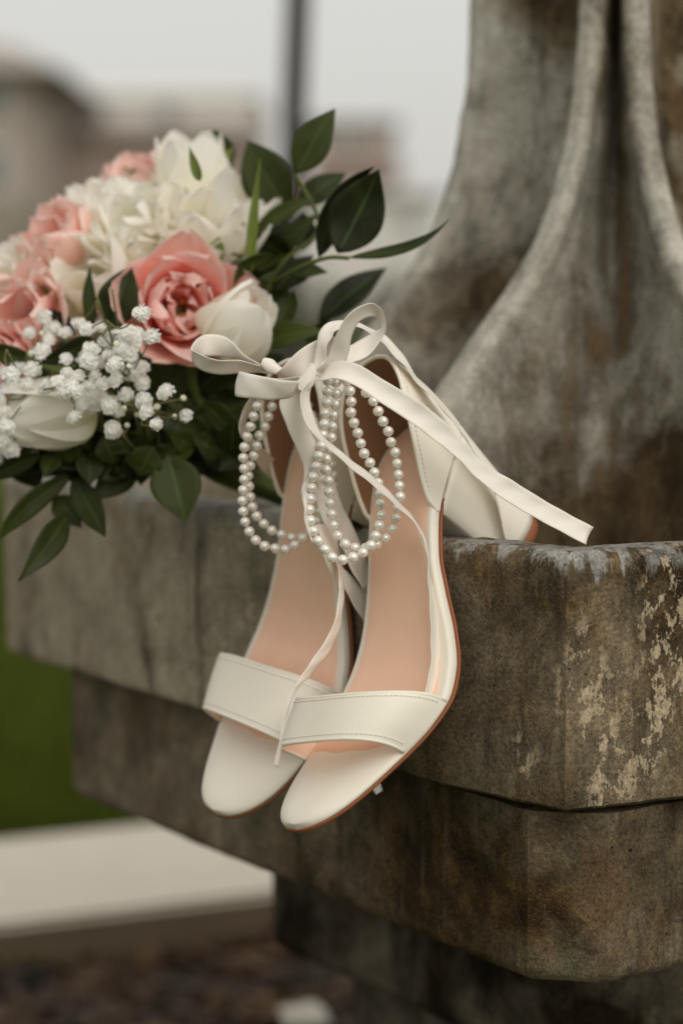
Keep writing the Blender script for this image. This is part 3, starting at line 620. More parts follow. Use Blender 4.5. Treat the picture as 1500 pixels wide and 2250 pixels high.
strand(right, dd([(1085, 590), (1105, 650), (1115, 710), (1110, 780), (1125, 845), (1148, 910), (1172, 975), (1187, 1045), (1222, 1105), (1258, 1168), (1275, 1230), (1305, 1305), (1297, 1370), (1312, 1440), (1310, 1505), (1285, 1575), (1265, 1640), (1225, 1695), (1170, 1735), (1110, 1757), (1050, 1770),
    (990, 1755), (945, 1705), (900, 1650), (870, 1590), (850, 1530), (840, 1460), (845, 1395), (850, 1325), (862, 1255), (870, 1190), (895, 1130), (905, 1060), (925, 1000), (930, 920), (940, 855), (942, 790), (955, 720), (958, 655), (960, 590)], DK + .014, DK - .004, DK + .010))
strand(right, dd([(1190, 600), (1205, 660), (1260, 725), (1292, 790), (1320, 852), (1355, 915), (1370, 980), (1400, 1045), (1412, 1110), (1424, 1180), (1425, 1250), (1437, 1315), (1430, 1385), (1410, 1450), (1402, 1520), (1372, 1585), (1330, 1635), (1285, 1665), (1225, 1690), (1160, 1688), (1100, 1685), (1060, 1645),
    (1020, 1600), (1000, 1540), (985, 1450), (970, 1340), (968, 1270), (955, 1200), (945, 1140), (960, 1075), (985, 1000), (985, 940), (995, 870), (1000, 810), (1010, 745), (1015, 685), (1012, 600)], DK + .012, DK + .004, DK + .016))
strand(left, dd([(520, 690), (500, 750), (475, 815), (455, 880), (437, 935), (420, 995), (405, 1060), (405, 1120), (412, 1190), (408, 1265), (402, 1330), (398, 1395), (405, 1460), (418, 1530), (447, 1590), (490, 1645), (545, 1680), (603, 1692), (660, 1705), (718, 1690), (775, 1650), (830, 1590), (885, 1520), (915, 1440),
    (925, 1350), (930, 1250), (915, 1150), (890, 1050), (860, 950), (820, 850), (770, 740), (720, 640)], DL + .008, DL + .010, DL + .012))
strand(left, dd([(600, 690), (590, 770), (565, 835), (545, 895), (510, 955), (493, 1020), (472, 1085), (452, 1140), (438, 1195), (438, 1255), (445, 1320), (452, 1380), (470, 1440), (500, 1495), (547, 1540), (597, 1580), (652, 1602), (710, 1622), (765, 1622), (825, 1610), (880, 1570), (912, 1540), (940, 1480), (975, 1390), (990, 1290), (990, 1200),
    (975, 1100), (930, 990), (880, 860), (820, 740), (750, 640)], DL + .012, DL + .020, DL + .020))


# ================================================================ BOUQUET
def petal_mat(name, base, mid, tip, streak=None, edge=None):
    g = N(name); s_ = g.attr('s'); t_ = g.attr('t'); p = g.co.outputs['Object']
    c = g.ramp(s_, [(.0, base), (.30, mid), (.95, tip)])
    c = g.mix(g.math('MULTIPLY', g.noise(g.mapped(p, (1, 1, 1)), 160, 3, .5), .3), c, tip)
    if streak: c = g.mix(g.math('MULTIPLY', g.math('MULTIPLY', g.ramp(g.math('ABSOLUTE', t_), [(.0, 1.0), (.28, 0.0)]), g.ramp(s_, [(.1, 1.0), (.75, 0.0)])), g.math('MULTIPLY', g.ramp(g.rnd(), [(.35, 0.0), (.8, 1.0)]), .8)), c, streak)
    if edge: c = g.mix(g.ramp(g.math('ABSOLUTE', t_), [(.72, 0.0), (1.0, .8)]), c, edge)
    vein = g.noise(g.mapped(g.cmb(t_, s_), (26, 1.5, 1)), 1, 3, .6)
    g.set(Base_Color=c, Roughness=.5, Normal=g.bump(vein, .35, .0006), Specular_IOR_Level=.25, Sheen_Weight=.1)
    return g.translucent(c, .40).m
def _cmb(s, a, b):
    n = s.t.nodes.new('ShaderNodeCombineXYZ'); s.t.links.new(a, n.inputs[0]); s.t.links.new(b, n.inputs[1]); return n.outputs[0]
N.cmb = _cmb
M['white_petal'] = petal_mat('white_tulip_petal', (.80, .79, .42), (.965, .94, .83), (.985, .965, .90), (.45, .50, .13))
M['blush_petal'] = petal_mat('cream_tulip_petal', (.80, .72, .38), (.965, .925, .80), (.985, .955, .88), (.93, .72, .62))
M['pink_petal'] = petal_mat('coral_tulip_petal', (.82, .20, .06), (.93, .38, .28), (.965, .60, .53), None, (.975, .78, .73))
M['pale_petal'] = petal_mat('pale_coral_petal', (.86, .30, .20), (.95, .56, .47), (.975, .71, .64), None, (.98, .83, .78))
M['stamen'] = leather('amber_stamens', (.42, .15, .03), .7)
def leafmat(name, a, b, rough=.34):
    g = N(name); t_ = g.attr('t'); s_ = g.attr('s'); r_ = g.rnd()
    c = g.mix(r_, a, b); c = g.mix(g.ramp(g.math('ABSOLUTE', t_), [(.0, .55), (.07, 0.0)]), c, (.10, .17, .05))
    v = g.math('SINE', g.math('MULTIPLY', g.math('ADD', g.math('MULTIPLY', g.math('ABSOLUTE', t_), 7.0), g.math('MULTIPLY', s_, 3.0)), 9.0))
    n_ = g.noise(g.co.outputs['Object'], 60, 4, .6); c = g.mix(g.ramp(n_, [(.5, 0.0), (.8, .4)]), c, tuple(x * 1.5 for x in b))
    g.set(Base_Color=c, Roughness=rough, Normal=g.bump(g.math('ADD', g.math('MULTIPLY', v, .3), n_), .18, .0005), Specular_IOR_Level=.22)
    return g.translucent((.10, .17, .015), .10).m
M['leaf'] = leafmat('dark_leaf', (.009, .0125, .002), (.044, .058, .009), .46)
M['blade'] = leafmat('fresh_green_blade', (.075, .105, .014), (.15, .19, .03), .45)
M['stem'] = leather('pale_green_stem', (.085, .105, .022), .5)
M['twig'] = leather('olive_twig', (.16, .15, .06), .7)
M['floret'] = petal_mat('white_floret', (.90, .91, .74), (.98, .97, .93), (.99, .98, .95))
bouquet = empty('bouquet', tuple(at(420, 1060, 1.22)))
tag(bouquet, 'bridal bouquet of white and coral tulips, white filler blossom and dark leaves', 'bouquet')
def atb(px, py, d): return at(px, py, 1.0 + (d - 1.0) * .74)
def vec(sx, sy, toward): 
    v = RT * sx + UP * sy - FW * toward; return v / np.linalg.norm(v)
def petal(L, Wd, angs, r0, cup, ruff, seed, ns=13, nt_=11, tip=.5, twist=0.0):
    """one petal, flower axis +Z, petal towards +X; angs: lean from the axis at base, middle, tip (degrees)"""
    al = pl([0, .45, 1], [math.radians(a) for a in angs]); r = r0; z = 0; V = []; sa = []; ta = []; ds = L / (ns - 1); off = Vector((seed * 3.1, seed * 1.7, 0))
    for i in range(ns):
        s_ = i / (ns - 1); a = al(s_)
        w_ = Wd * max(.10, (math.sin(math.pi * min(1, .08 + .92 * s_ ** .8)) ** tip if s_ < .97 else .30)) 
        if s_ > .9: w_ = Wd * max(.12, math.sin(math.pi * (.08 + .92 * s_ ** .8)) ** tip)
        for k in range(nt_):
            t_ = -1 + 2 * k / (nt_ - 1); x = w_ * t_ * .5
            inw = cup * x * x / max(Wd * .5, 1e-6) * (1 - .3 * s_)
            n_ = ruff * (noise.noise(Vector((s_ * 2.4, t_ * 2.6, seed)) ) * .9 + noise.noise(Vector((s_ * 5, t_ * 6, seed + 5))) * .22) * (s_ ** 1.5) * (.35 + abs(t_) ** 2)
            rr = r - inw * math.cos(a) + n_ * math.cos(a) * L; zz = z + inw * math.sin(a) * .4 - n_ * math.sin(a) * L + ruff * L * .35 * noise.noise(Vector((t_ * 3, seed, 2))) * s_ ** 3
            V.append((rr, x + twist * s_ * z, zz)); sa.append(s_); ta.append(t_)
        r += math.sin(a) * ds; z += math.cos(a) * ds
    return V, grid_faces(ns, nt_), sa, ta
def flower(name, px, py, dp, axis, rings, mat, roll=0.0, label=None, stamen=False, stem=True, up=0.5, size=.05, innermat=None):
    """rings: list of (count, L, W, angs, r0, cup, ruffle, phase)"""
    zax = Vector(vec(*axis)); c = Vector(atb(px, py, dp)) - zax * size * up
    xa = zax.orthogonal().normalized(); ya = zax.cross(xa); mat4 = Matrix((xa, ya, zax)).transposed().to_4x4(); mat4.translation = c
    mat4 = mat4 @ Matrix.Rotation(roll, 4, 'Z')
    # receptacle and stem are the flower's own mesh, petals hang below it
    mb = MB(); mb.add(tube([(0, 0, -.004), (0, 0, .0), (0, 0, .004), (0, 0, .007)], [.003, .0045, .0045, .002], 10))
    if stem:
        b = mat4.inverted() @ Vector(atb(470 + random.uniform(-40, 40), 1010 + random.uniform(-25, 25), 1.215 + random.uniform(-.012, .012)))
        e = mat4.inverted() @ Vector(atb(690 + random.uniform(-30, 30), 1120 + random.uniform(-15, 15), 1.275 + random.uniform(-.012, .012)))
        q = [np.array((0, 0, -.002)), np.array((0, 0, -.02)), np.array(b) * .5 + np.array((0, 0, -.015)), np.array(b), np.array(e)]
        mb.add(tube(crom(q, 6), .0028, 7))
    f_ = mesh_obj(name, mb.v, mb.f, M['stem']); f_.matrix_world = mat4; into(f_, bouquet) if False else None
    f_.parent = bouquet; f_.matrix_parent_inverse = Matrix.Translation(bouquet.location).inverted()
    if label: f_['label'] = label
    sd_ = random.random() * 50
    for ri, (cnt, L, Wd, angs, r0, cup, ruff, ph) in enumerate(rings):
        for k in range(cnt):
            j = lambda a: a + random.uniform(-6, 6)
            V, Fc, sa, ta = petal(L * random.uniform(.92, 1.06), Wd * random.uniform(.92, 1.08), [j(a) for a in angs], r0, cup, ruff, sd_ + ri * 7 + k * 1.3)
            o = mesh_obj('petal', V, Fc, M[innermat if innermat and ri >= len(rings) - 2 else mat], f_, True, {'s': sa, 't': ta}); o.rotation_euler[2] = ph + 2 * math.pi * k / cnt + random.uniform(-.12, .12)
    if stamen:
        mb = MB()
        for k in range(7):
            a = k * 2.4; rr = .003 + .004 * (k > 1); hgt = size * random.uniform(.30, .42)
            mb.add(tube([(rr * .5 * math.cos(a), rr * .5 * math.sin(a), 0), (rr * math.cos(a), rr * math.sin(a), hgt * .6), (rr * 1.5 * math.cos(a), rr * 1.5 * math.sin(a), hgt)], [.0008, .0011, .0018], 6))
        mesh_obj('stamens', mb.v, mb.f, M['stamen'], f_)
    return f_
def single(L, W, o=0):      # goblet tulip: three outer, three inner petals
    return [(3, L, W, (72, 3 + o, -14 + o * 1.5), .003, .62, .05, 0), (3, L * .96, W * .95, (68, 2 + o, -12 + o), .002, .65, .05, 1.05)]
def double(L, W, o=0, r=.16):
    return [(5, L, W, (82, 36 + o, 12 + o), .004, .65, r * .7, 0), (5, L * .96, W * .95, (74, 27 + o, 2 + o), .004, .7, r * .8, .6), (4, L * .93, W * 1.0, (62, 16, -6), .003, .75, r * .9, .2), (3, L * .88, W * .95, (44, 8, -8), .002, .7, r, .9)]
flower('tulip', 532, 706, 1.150, (.60, .55, .40), single(.045, .041, -5), 'white_petal', .5, 'smooth white tulip opening beside the ribbon bow', True, size=.042)
flower('double_tulip', 400, 672, 1.160, (.24, .10, .95), [(5, .046, .046, (84, 46, 30), .004, .6, .14, 0.2), (5, .042, .042, (76, 26, 2), .004, .75, .2, .9), (4, .036, .038, (66, 14, -16), .004, .8, .24, .3), (4, .032, .032, (50, 10, -22), .003, .75, .28, .5), (3, .027, .028, (36, 6, -18), .002, .7, .3, .1)], 'pink_petal', 1.2, 'open coral tulip with amber stamens', True, size=.036)
flower('tulip', 108, 905, 1.130, (-.90, -.12, .30), single(.056, .040, -7), 'white_petal', .3, 'closed white tulip lying on its side under the filler blossom', size=.048)
flower('double_tulip', 455, 500, 1.215, (.10, .72, .62), double(.050, .042, -4, .10), 'blush_petal', 0.2, 'cream double tulip flushed with pink', size=.05)
flower('tulip', 530, 470, 1.235, (.42, .85, .35), single(.056, .042, 3), 'white_petal', 1.0, size=.055)
flower('tulip', 425, 385, 1.265, (-.05, .98, .30), single(.060, .040, 4), 'white_petal', .2, size=.055)
flower('double_tulip', 290, 505, 1.225, (-.15, .62, .75), double(.046, .040, 0, .2), 'white_petal', .8, size=.046)
flower('double_tulip', 228, 470, 1.265, (-.35, .85, .45), double(.046, .038, 0, .2), 'white_petal', 2.1, size=.046)
flower('double_tulip', 345, 560, 1.205, (-.1, .45, .9), double(.040, .036, 0, .2), 'blush_petal', 1.5, size=.04)
flower('tulip', 205, 605, 1.205, (-.45, .45, .75), single(.052, .044, 8), 'white_petal', .4, size=.05)
flower('tulip', 185, 672, 1.190, (-.15, .30, .95), single(.040, .038, 8), 'blush_petal', 1.4, size=.04)
flower('double_tulip', 122, 525, 1.235, (-.55, .60, .6), double(.038, .032, -6, .18), 'pale_petal', .5, 'pale coral double tulip behind the white ones', size=.038)
flower('double_tulip', 310, 400, 1.300, (-.25, .85, .45), double(.042, .036, -4, .18), 'pale_petal', .9, size=.042)
flower('double_tulip', 48, 700, 1.180, (-.35, .25, .9), double(.044, .036, -2, .2), 'pale_petal', .1, 'pale coral double tulip at the outer edge of the bouquet', size=.042)
flower('double_tulip', 15, 625, 1.215, (-.45, .6, .65), double(.042, .036, -2, .16), 'white_petal', .7, size=.042)
flower('double_tulip', -5, 800, 1.165, (-.6, .1, .8), double(.036, .032, -2, .2), 'pale_petal', 2.0, size=.036)
flower('tulip', 370, 455, 1.27, (.0, .9, .4), single(.05, .04, 6), 'white_petal', 1.9, size=.05)
flower('tulip', 15, 960, 1.15, (-.7, -.1, .6), single(.036, .03, 2), 'blush_petal', .9, size=.036)
def leaf(bx, by, tx, ty, d0, d1, wpx, roll=0.0, bend=.12, fold=.25, mat='leaf', shape=.85, name='leaf'):
    A = np.array(atb(bx, by, d0)); B = np.array(atb(tx, ty, d1)); d = B - A; L = np.linalg.norm(d); d /= L
    tc = -A + CAMP; tc /= np.linalg.norm(tc); sd_ = np.cross(d, tc); sd_ /= np.linalg.norm(sd_) + 1e-9; nn = np.cross(sd_, d)
    sr = sd_ * math.cos(roll) + nn * math.sin(roll); nr_ = np.cross(sr, d); W = wpx / F * d0; ns, nt_ = 15, 9; V = []; sa = []; ta = []; se = random.random() * 30
    for i in range(ns):
        s_ = i / (ns - 1); w_ = W * .5 * max(.015, (math.sin(math.pi * s_ ** shape) ** .92) * (1 - .25 * s_ ** 3)); c = A + d * L * s_ + nr_ * bend * L * 4 * s_ * (1 - s_) * (1 + .5 * (s_ - .5))
        for k in range(nt_):
            t_ = -1 + 2 * k / (nt_ - 1)
            V.append(c + sr * w_ * t_ + nr_ * (fold * w_ * abs(t_) ** 1.3 + .10 * w_ * noise.noise(Vector((s_ * 5, t_ * 1.5, se))))); sa.append(s_); ta.append(t_)
    V0 = np.array(V); o = mesh_obj(name, V0, grid_faces(ns, nt_), M[mat], None, True, {'s': sa, 't': ta})
    m = o.modifiers.new('thickness', 'SOLIDIFY'); m.thickness = .0004; m.offset = 0
    return adopt(o, bouquet)
def stemtube(pts, r, mat='stem', name='stem'):
    V, Fc = tube(crom([atb(*p) for p in pts], 8), r, 7); return adopt(mesh_obj(name, V, Fc, M[mat]), bouquet)
LV = [(650, 382, 736, 238, 1.20, 1.20, 84, .25, .06), (742, 556, 832, 372, 1.16, 1.15, 122, .15, -.10), (700, 566, 822, 366, 1.175, 1.16, 88, -.85, -.16), (765, 566, 985, 482, 1.15, 1.13, 36, .9, -.14),
      (640, 470, 545, 308, 1.23, 1.25, 112, .3, .10), (655, 452, 760, 380, 1.24, 1.25, 60, .3, .05), (560, 512, 695, 436, 1.21, 1.20, 42, .5, .10), (600, 560, 516, 640, 1.17, 1.15, 46, 1.0, -.25),
      (700, 706, 848, 588, 1.22, 1.24, 74, .5, .04), (505, 372, 470, 282, 1.28, 1.29, 56, .2, .03), (205, 728, 198, 586, 1.155, 1.16, 34, .5, .05), (245, 722, 288, 582, 1.15, 1.155, 92, .15, .08),
      (205, 742, 84, 798, 1.13, 1.115, 54, .4, .12), (85, 800, -40, 752, 1.14, 1.14, 48, .3, .1), (165, 735, 108, 678, 1.165, 1.17, 42, .3, .05), (150, 665, 58, 572, 1.19, 1.20, 34, .6, .05, .25, 'blade'),
      (160, 1040, -2, 1190, 1.15, 1.10, 52, .4, -.15), (150, 1130, 40, 1278, 1.14, 1.10, 62, .2, .10), (160, 1050, 232, 1180, 1.15, 1.12, 66, -.2, -.06), (370, 1000, 408, 1146, 1.14, 1.115, 112, .1, -.08), (90, 1000, -30, 1060, 1.14, 1.12, 48, .5, -.1),
      (560, 762, 716, 730, 1.18, 1.16, 66, .6, .10), (600, 960, 618, 1095, 1.17, 1.15, 60, .3, .05), (640, 600, 720, 598, 1.20, 1.19, 40, .7, .05), (560, 600, 700, 470, 1.22, 1.22, 60, .4, .05), (600, 640, 690, 560, 1.20, 1.20, 50, .3, .05),
      (555, 705, 640, 580, 1.21, 1.22, 80, .2, .05), (610, 720, 650, 640, 1.20, 1.21, 60, .4, .05), (570, 700, 560, 560, 1.22, 1.23, 70, .5, .05), (300, 900, 430, 800, 1.20, 1.20, 110, .2, .05), (380, 960, 560, 880, 1.21, 1.20, 90, .3, .05), (430, 860, 540, 780, 1.19, 1.18, 80, .3, .05),
      (120, 1090, 180, 1160, 1.16, 1.15, 60, .1, .05), (230, 960, 120, 1030, 1.16, 1.14, 90, .2, .05), (300, 1000, 200, 1100, 1.17, 1.15, 80, .2, .06), (420, 590, 440, 640, 1.18, 1.17, 40, .2, .05), (480, 600, 540, 560, 1.2, 1.2, 46, .3, .05)]
for a in LV: leaf(*a)
for i in range(190):                                     # the dark heart of the bouquet: leaves packed between the flower stems
    t_ = random.random(); cx, cy = (random.gauss(300, 130), random.gauss(900, 70)) if i < 58 else (random.uniform(20, 560), random.uniform(930, 1015)) if i >= 95 else (random.gauss(585, 38), random.gauss(650, 85))
    if 80 <= i < 95: cx, cy = random.gauss(480, 60), random.gauss(850, 60)
    cy = min(cy, 1015); an = random.uniform(0, 6.28); ln = random.uniform(60, 120); d0 = random.uniform(1.155, 1.20) if i >= 95 else random.uniform(1.195, 1.26) if i < 58 else random.uniform(1.205, 1.26)
    leaf(cx, cy, cx + ln * math.cos(an), cy + ln * .75 * math.sin(an), d0, d0 + random.uniform(-.02, .02), random.uniform(45, 85), random.uniform(-.6, .6), random.uniform(-.1, .12))
for i in range(46):                                     # leaves hanging under the flower heads, over the rim
    cx, cy = random.uniform(-20, 430), random.uniform(930, 1010); an = random.uniform(.2, 2.9); ln = random.uniform(70, 125)
    leaf(cx, cy, cx + ln * math.cos(an), min(cy + ln * .7 * math.sin(an), 1085), 1.13 + .05 * random.random(), 1.13 + .04 * random.random(), random.uniform(50, 80), random.uniform(-.5, .5), random.uniform(-.12, .12))
for a in [(548, 610, 572, 345, 1.17, 1.18, 24, .3, .03, .25, 'blade', .6), (440, 398, 416, 322, 1.17, 1.18, 22, .3, .03, .25, 'blade', .6), (320, 400, 270, 365, 1.285, 1.29, 20, .2, .1, .2, 'blade', .7), (470, 580, 482, 520, 1.185, 1.19, 40, .2, .05, .2, 'blade', .8), (500, 372, 515, 325, 1.26, 1.27, 30, .9, .2, .2, 'blade', .8)]: leaf(*a)
stemtube([(560, 700, 1.21), (620, 580, 1.20), (700, 500, 1.20), (650, 382, 1.20)], .0011, 'stem'); stemtube([(600, 620, 1.20), (665, 585, 1.17), (720, 566, 1.155), (766, 567, 1.15)], .0011, 'stem'); stemtube([(640, 480, 1.22), (655, 420, 1.21), (652, 380, 1.20)], .0010, 'twig')
for k in range(9):
    a = random.uniform(-1, 1); stemtube([(360 + k * 9, 880 + 10 * a, 1.19 + .006 * (k % 3)), (430 + k * 8, 960 + 14 * a, 1.195 + .006 * (k % 3)), (500 + k * 6, 1045 + 14 * a, 1.225), (640 + k * 5, 1110 + 8 * a, 1.265)], .0032, 'stem')
# --- baby's breath: thin branching sprigs, every floret its own piece
def floret_mesh(seed):
    r_ = random.Random(seed); V = []; Fc = []; sa = []; ta = []
    for k in range(30):
        z = 1 - 1.45 * (k + .5) / 30; ph = k * 2.39996; rr = math.sqrt(max(0, 1 - z * z)); d = Vector((rr * math.cos(ph), rr * math.sin(ph), z)).normalized()
        x = d.orthogonal().normalized(); x.rotate(Matrix.Rotation(r_.uniform(0, 6.3), 3, d)); y = d.cross(x); R_ = r_.uniform(.0042, .0056); w_ = r_.uniform(.0015, .0021); c = d * R_; b = len(V); base = d * .0028
        pts = [base, base + (c - base) * .55 + x * w_ * .8 - y * .0006, c + x * w_ * 1.0 + d * r_.uniform(-.0006, .0006) + y * .0005, c + d * .0007 + y * r_.uniform(-.0006, .0006), c - x * w_ * 1.0 + y * .0005 + d * r_.uniform(-.0006, .0006), base + (c - base) * .55 - x * w_ * .8 - y * .0006]
        V += pts; sa += [0, .5, .9, 1, .9, .5]; ta += [0, 1, 1, 0, -1, -1]; Fc += [(b, b + 1, b + 3), (b + 1, b + 2, b + 3), (b, b + 3, b + 5), (b + 5, b + 3, b + 4)]
    bm_ = bmesh.new(); bmesh.ops.create_icosphere(bm_, subdivisions=2, radius=.0038); b = len(V); V += [v.co.copy() + Vector((0, 0, .0004)) for v in bm_.verts]; Fc += [tuple(b + v.index for v in f.verts) for f in bm_.faces]; sa += [.6] * len(bm_.verts); ta += [0] * len(bm_.verts); bm_.free()
    return V, Fc, sa, ta
FM = []
for k in range(4):
    V, Fc, sa, ta = floret_mesh(k); o = mesh_obj('floret', V, Fc, M['floret'], None, True, {'s': sa, 't': ta}); FM.append(o.data); bpy.data.objects.remove(o)
bm = bmesh.new(); bmesh.ops.create_icosphere(bm, subdivisions=2, radius=.0019); BUD = bpy.data.meshes.new('bud'); bm.to_mesh(BUD); bm.free(); BUD.materials.append(M['floret']); BUD.polygons.foreach_set('use_smooth', [True] * len(BUD.polygons))
FL = [(730, 115), (780, 230), (660, 210), (690, 265), (610, 225), (545, 260), (520, 185), (470, 300), (670, 325), (460, 360), (590, 380), (590, 460), (650, 530), (680, 420), (730, 390), (735, 475), (490, 435), (345, 430), (405, 440), (390, 515), (455, 490), (415, 590), (490, 595), (525, 550), (590, 570), (615, 620),
      (740, 565), (755, 625), (805, 685), (855, 520), (960, 640), (580, 715), (405, 165), (340, 215), (270, 190), (230, 130), (155, 215), (450, 195), (330, 520), (240, 490), (165, 400), (95, 395), (25, 420), (30, 505), (85, 475), (145, 475), (20, 620), (30, 700), (380, 650), (250, 255), (215, 310), (340, 350),
      (440, 345), (505, 365), (560, 330), (625, 300), (300, 470), (360, 480), (530, 480), (475, 540), (625, 410), (700, 230), (575, 245), (640, 250), (560, 590), (-10, 560), (60, 430), (10, 780), (50, 820), (-20, 860)]
BU = [(945, 550), (900, 645), (705, 635), (640, 600), (810, 595), (665, 385), (600, 270), (215, 215), (160, 320), (655, 690)]
roots = [atb(330, 985, 1.19), atb(250, 960, 1.185), atb(120, 930, 1.19), atb(300, 900, 1.195)]
sprigs = []
for k in range(4):
    sprigs.append([MB(), roots[k], []])
for i, (x, y) in enumerate(FL + BU):
    px, py = x / 2.344, 640 + y / 2.344; k = 0 if px > 230 and y > 480 else 1 if px > 170 and y > 200 else 3 if px > 170 else 2
    dp = 1.060 + .05 * abs(math.sin(i * 12.9)) + (.03 if y < 260 and px < 230 else 0) + max(0, (150 - px) * .0002); sprigs[k][2].append((atb(px, py, dp), i < len(FL)))
for mb, root_, items in sprigs:
    root_ = np.array(root_); cen = np.mean([p for p, _ in items], 0); hub = [cen + np.array(rng.normal(0, .012, 3)) + FW * .012 for _ in range(5)]
    for h in hub: mb.add(tube(crom([root_, (root_ + h) / 2 + np.array([0, 0, -.004]), h], 5), .0006, 5))
    for p, fl in items:
        h = min(hub, key=lambda q: np.linalg.norm(q - p)); q = np.array(p); mb.add(tube(crom([h, (h + q) / 2 + np.array(rng.normal(0, .003, 3)) + FW * .003, q + FW * .003], 4), .00042, 5))
    so_ = adopt(mesh_obj('blossom_sprig', mb.v, mb.f, M['twig']), bouquet)
    for p, fl in items:
        o = bpy.data.objects.new('floret' if fl else 'bud', random.choice(FM) if fl else BUD); COL.objects.link(o); o.parent = so_; o.location = p
        zax = Vector(vec(random.uniform(-.7, .7), random.uniform(-.4, .8), .8)); o.rotation_euler = zax.to_track_quat('Z', 'Y').to_euler(); k_ = random.uniform(.66, .92); o.scale = (k_ * random.uniform(.92, 1.08), k_, k_ * .78)


# ================================================================ BACKGROUND (far out of focus)
def plain(name, a, b, sc=3, rough=.8):
    g = N(name); n_ = g.noise(g.pos(), sc, 5, .6); g.set(Base_Color=g.mix(n_, a, b), Roughness=rough, Normal=g.bump(n_, .2, .01)); return g.m
M['post'] = plain('dark_metal', (.014, .011, .009), (.03, .024, .02), 20, .5)
pb = at_z(640, 1185, 0.0); YP = 4.0
def pcol(x, y): return at(x, y, YP)
p0 = pcol(640, 420); p1 = pcol(655, 0); lean = (p1 - p0) / (p1[2] - p0[2]); base = p0 - lean * p0[2]; topz = 2.6
post = empty('lamp_post', tuple(base)); tag(post, 'slim dark lamp post standing on the lawn behind the bouquet', 'lamp post')
def seg(z0, z1, r0, r1, name, n=14):
    V, Fc = tube([base + lean * z for z in np.linspace(z0, z1, 6)], list(np.linspace(r0, r1, 6)), n); return adopt(mesh_obj(name, V, Fc, M['post']), post)
seg(0, topz, .025, .022, 'shaft'); seg(0, .12, .06, .05, 'base'); seg(.12, .5, .040, .034, 'collar'); seg(topz, topz + .04, .03, .10, 'lamp_arm')
V, Fc = tube([base + lean * z for z in (topz + .04, topz + .12, topz + .34, topz + .40)], [.08, .11, .13, .02], 12)
adopt(mesh_obj('lamp_shade', V, Fc, M['kerb']), post)
M['wall_white'] = plain('white_render', (.60, .57, .53), (.70, .67, .62)); M['wall_beige'] = plain('beige_render', (.33, .275, .23), (.42, .355, .30)); M['wall_brown'] = plain('brown_cladding', (.25, .195, .155), (.33, .265, .22))
M['roof_brown'] = plain('brown_roof', (.17, .125, .10), (.24, .185, .15), 6); M['roof_grey'] = plain('grey_roof', (.33, .285, .245), (.40, .35, .31), 6); M['glass'] = plain('window_glass', (.10, .11, .12), (.16, .17, .18), 1, .1); M['trim'] = plain('white_trim', (.7, .69, .66), (.75, .74, .7))
def house(name, Y, x0, x1, ytop, yroof, yground, depth, wall, roof, label, windows=(), storeyband=None, overhang=.4, gable=False, chimney=None):
    """front wall between photo columns x0..x1 at distance Y; rows: wall top, roof top"""
    A = at(x0, ytop, Y); B = at(x1, ytop, Y); zt = A[2]; zr = at(x0, yroof, Y)[2]; h = empty(name, ((A[0] + B[0]) / 2, Y, 0)); tag(h, label, 'house')
    adopt(mesh_obj('wall', *(lambda m: (m.v, m.f))(MB().box((A[0], Y, 0), (B[0], Y + depth, zt))), M[wall], None, False), h)
    o_ = overhang
    if gable: V = [(A[0] - o_, Y - o_, zt - .1), (B[0] + o_, Y - o_, zt - .1), (B[0] + o_, Y + depth + o_, zt - .1), (A[0] - o_, Y + depth + o_, zt - .1), ((A[0] + B[0]) / 2, Y - o_, zr), ((A[0] + B[0]) / 2, Y + depth + o_, zr)]; Fc = [(0, 3, 2, 1), (0, 1, 4), (2, 3, 5), (1, 2, 5, 4), (3, 0, 4, 5)]
    else: V = [(A[0] - o_, Y - o_, zt - .1), (B[0] + o_, Y - o_, zt - .1), (B[0] + o_, Y + depth + o_, zt - .1), (A[0] - o_, Y + depth + o_, zt - .1), (A[0] + 1.0, Y + depth / 2, zr), (B[0] - 1.0, Y + depth / 2, zr)]; Fc = [(0, 3, 2, 1), (0, 1, 5, 4), (1, 2, 5), (2, 3, 4, 5), (3, 0, 4)]
    rf = adopt(mesh_obj('roof', V, Fc, M[roof], None, False), h)
    if chimney:
        c = at(chimney, yroof, Y + depth / 2); ch = adopt(mesh_obj('chimney', *(lambda m: (m.v, m.f))(MB().box((c[0] - .3, c[1] - .3, zr - 1.0), (c[0] + .3, c[1] + .3, zr + .7))), M['wall_brown'], None, False), h)
    for (wx0, wy0, wx1, wy1) in windows:
        a = at(wx0, wy0, Y); b = at(wx1, wy1, Y); mw_ = MB().box((a[0], Y - .05, b[2]), (b[0], Y + .02, a[2])); wo = adopt(mesh_obj('window', mw_.v, mw_.f, M['trim'], None, False), h)
        mg = MB().box((a[0] + .08, Y - .06, b[2] + .08), (b[0] - .08, Y - .045, a[2] - .08)); pn = mesh_obj('pane', mg.v, mg.f, M['glass'], None, False); pn.parent = wo
    if storeyband:
        y0, y1, out_ = storeyband; za = at(x0, y0, Y)[2]; zb = at(x0, y1, Y)[2]
        V = [(A[0] - .3, Y - out_, zb), (B[0] + .3, Y - out_, zb), (B[0] + .3, Y - .003, zb), (A[0] - .3, Y - .003, zb), (A[0] - .3, Y - .003, za), (B[0] + .3, Y - .003, za)]
        adopt(mesh_obj('porch_roof', V, [(0, 3, 2, 1), (0, 1, 5, 4), (2, 3, 4, 5), (0, 4, 3), (1, 2, 5)], M['roof_brown'], None, False), h)
        lower = MB().box((A[0] - .05, Y - out_ + .3, 0), (B[0] + .05, Y - .004, zb - .004)); adopt(mesh_obj('porch_wall', lower.v, lower.f, M['wall_brown'], None, False), h)
    return h
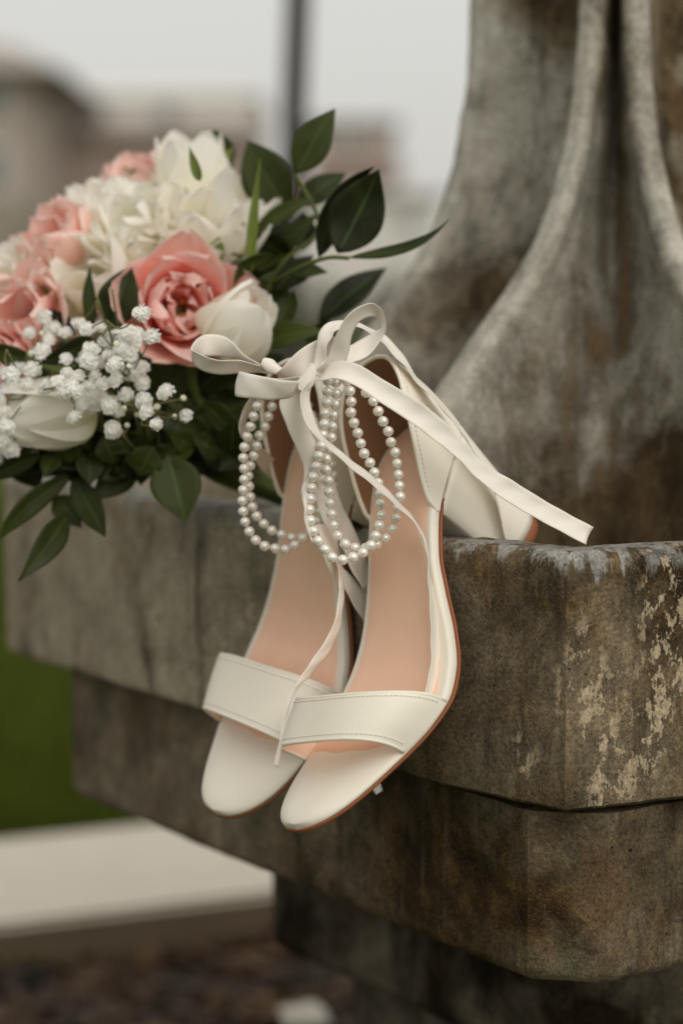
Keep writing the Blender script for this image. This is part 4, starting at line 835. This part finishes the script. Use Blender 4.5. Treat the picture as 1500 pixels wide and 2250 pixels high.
house('house', 52, -560, 60, 150, 55, 660, 8, 'wall_beige', 'roof_grey', 'beige brown house with grey hipped roof and chimney beyond the lawn', [(-60, 190, 20, 260), (-60, 320, 20, 420)], None, .9, chimney=-80)
house('house', 60, 100, 560, 205, 150, 660, 9, 'wall_white', 'trim', 'white rendered house with brown porch roof beyond the lawn', [(180, 225, 240, 270), (340, 225, 400, 270)], (275, 318, 2.2), .2)
house('house', 70, 700, 860, 262, 242, 660, 8, 'wall_beige', 'roof_brown', 'beige house with brown porch roof to the right of the lamp post', [(740, 280, 790, 325)], (335, 400, 1.6), .3)
house('garage', 48, 560, 960, 420, 392, 660, 6, 'wall_white', 'roof_grey', 'low pale garage standing between the lamp post and the fountain column', [(880, 470, 930, 520)], None, .3)
def shrub(px, py0, py1, wpx, Y, label, a=None):
    g0 = at(px, py0, Y); top_ = at(px, py1, Y)[2]; r = wpx / F * Y / 2; root = empty('shrub', (g0[0], Y, 0)); tag(root, label, 'shrub', 'shrubs at the far side of the lawn'); V = []; Fc = []
    for k in range(1300):
        u_ = random.uniform(-1, 1); th = random.uniform(0, 6.283); rr = random.random() ** .45; q = math.sqrt(1 - u_ * u_); lump = 1 + .3 * noise.noise(Vector((q * math.cos(th) * 2, q * math.sin(th) * 2, u_ * 2 + px)))
        c = np.array([g0[0] + r * rr * q * math.cos(th) * lump, Y + r * rr * q * math.sin(th) * lump, max(.03, top_ * .5 + top_ * .5 * rr * u_ * lump)]); a1 = np.array(rng.normal(0, 1, 3)); a1 /= np.linalg.norm(a1); a2 = np.cross(a1, rng.normal(0, 1, 3)); a2 /= np.linalg.norm(a2); l = .05 * max(.6, r); b = len(V)
        V += [c - a1 * l, c + a2 * l * .5, c + a1 * l, c - a2 * l * .5]; Fc.append((b, b + 1, b + 2, b + 3))
    o = mesh_obj('foliage', V, Fc, M['shrub'], None, False); adopt(o, root); V, Fc = tube([(g0[0], Y, 0), (g0[0] + .02, Y, top_ * .5)], [.04, .02], 6); adopt(mesh_obj('stem', V, Fc, M['twig']), root)
def shm():
    g = N('olive_foliage'); g.set(Base_Color=g.mix(g.noise(g.pos(), 2, 3, .5), (.035, .042, .014), (.09, .095, .035)), Roughness=.7); return g.m
M['shrub'] = shm()
shrub(20, 690, 415, 260, 22, 'tall dark olive shrub in front of the grey roofed house'); shrub(190, 690, 470, 200, 26, 'rounded olive shrub in front of the white rendered house'); shrub(860, 720, 590, 170, 15, 'low dark shrub beside the fountain column in front of the garage'); shrub(700, 720, 600, 200, 18, 'low dark shrub between the lamp post and the pale garage')
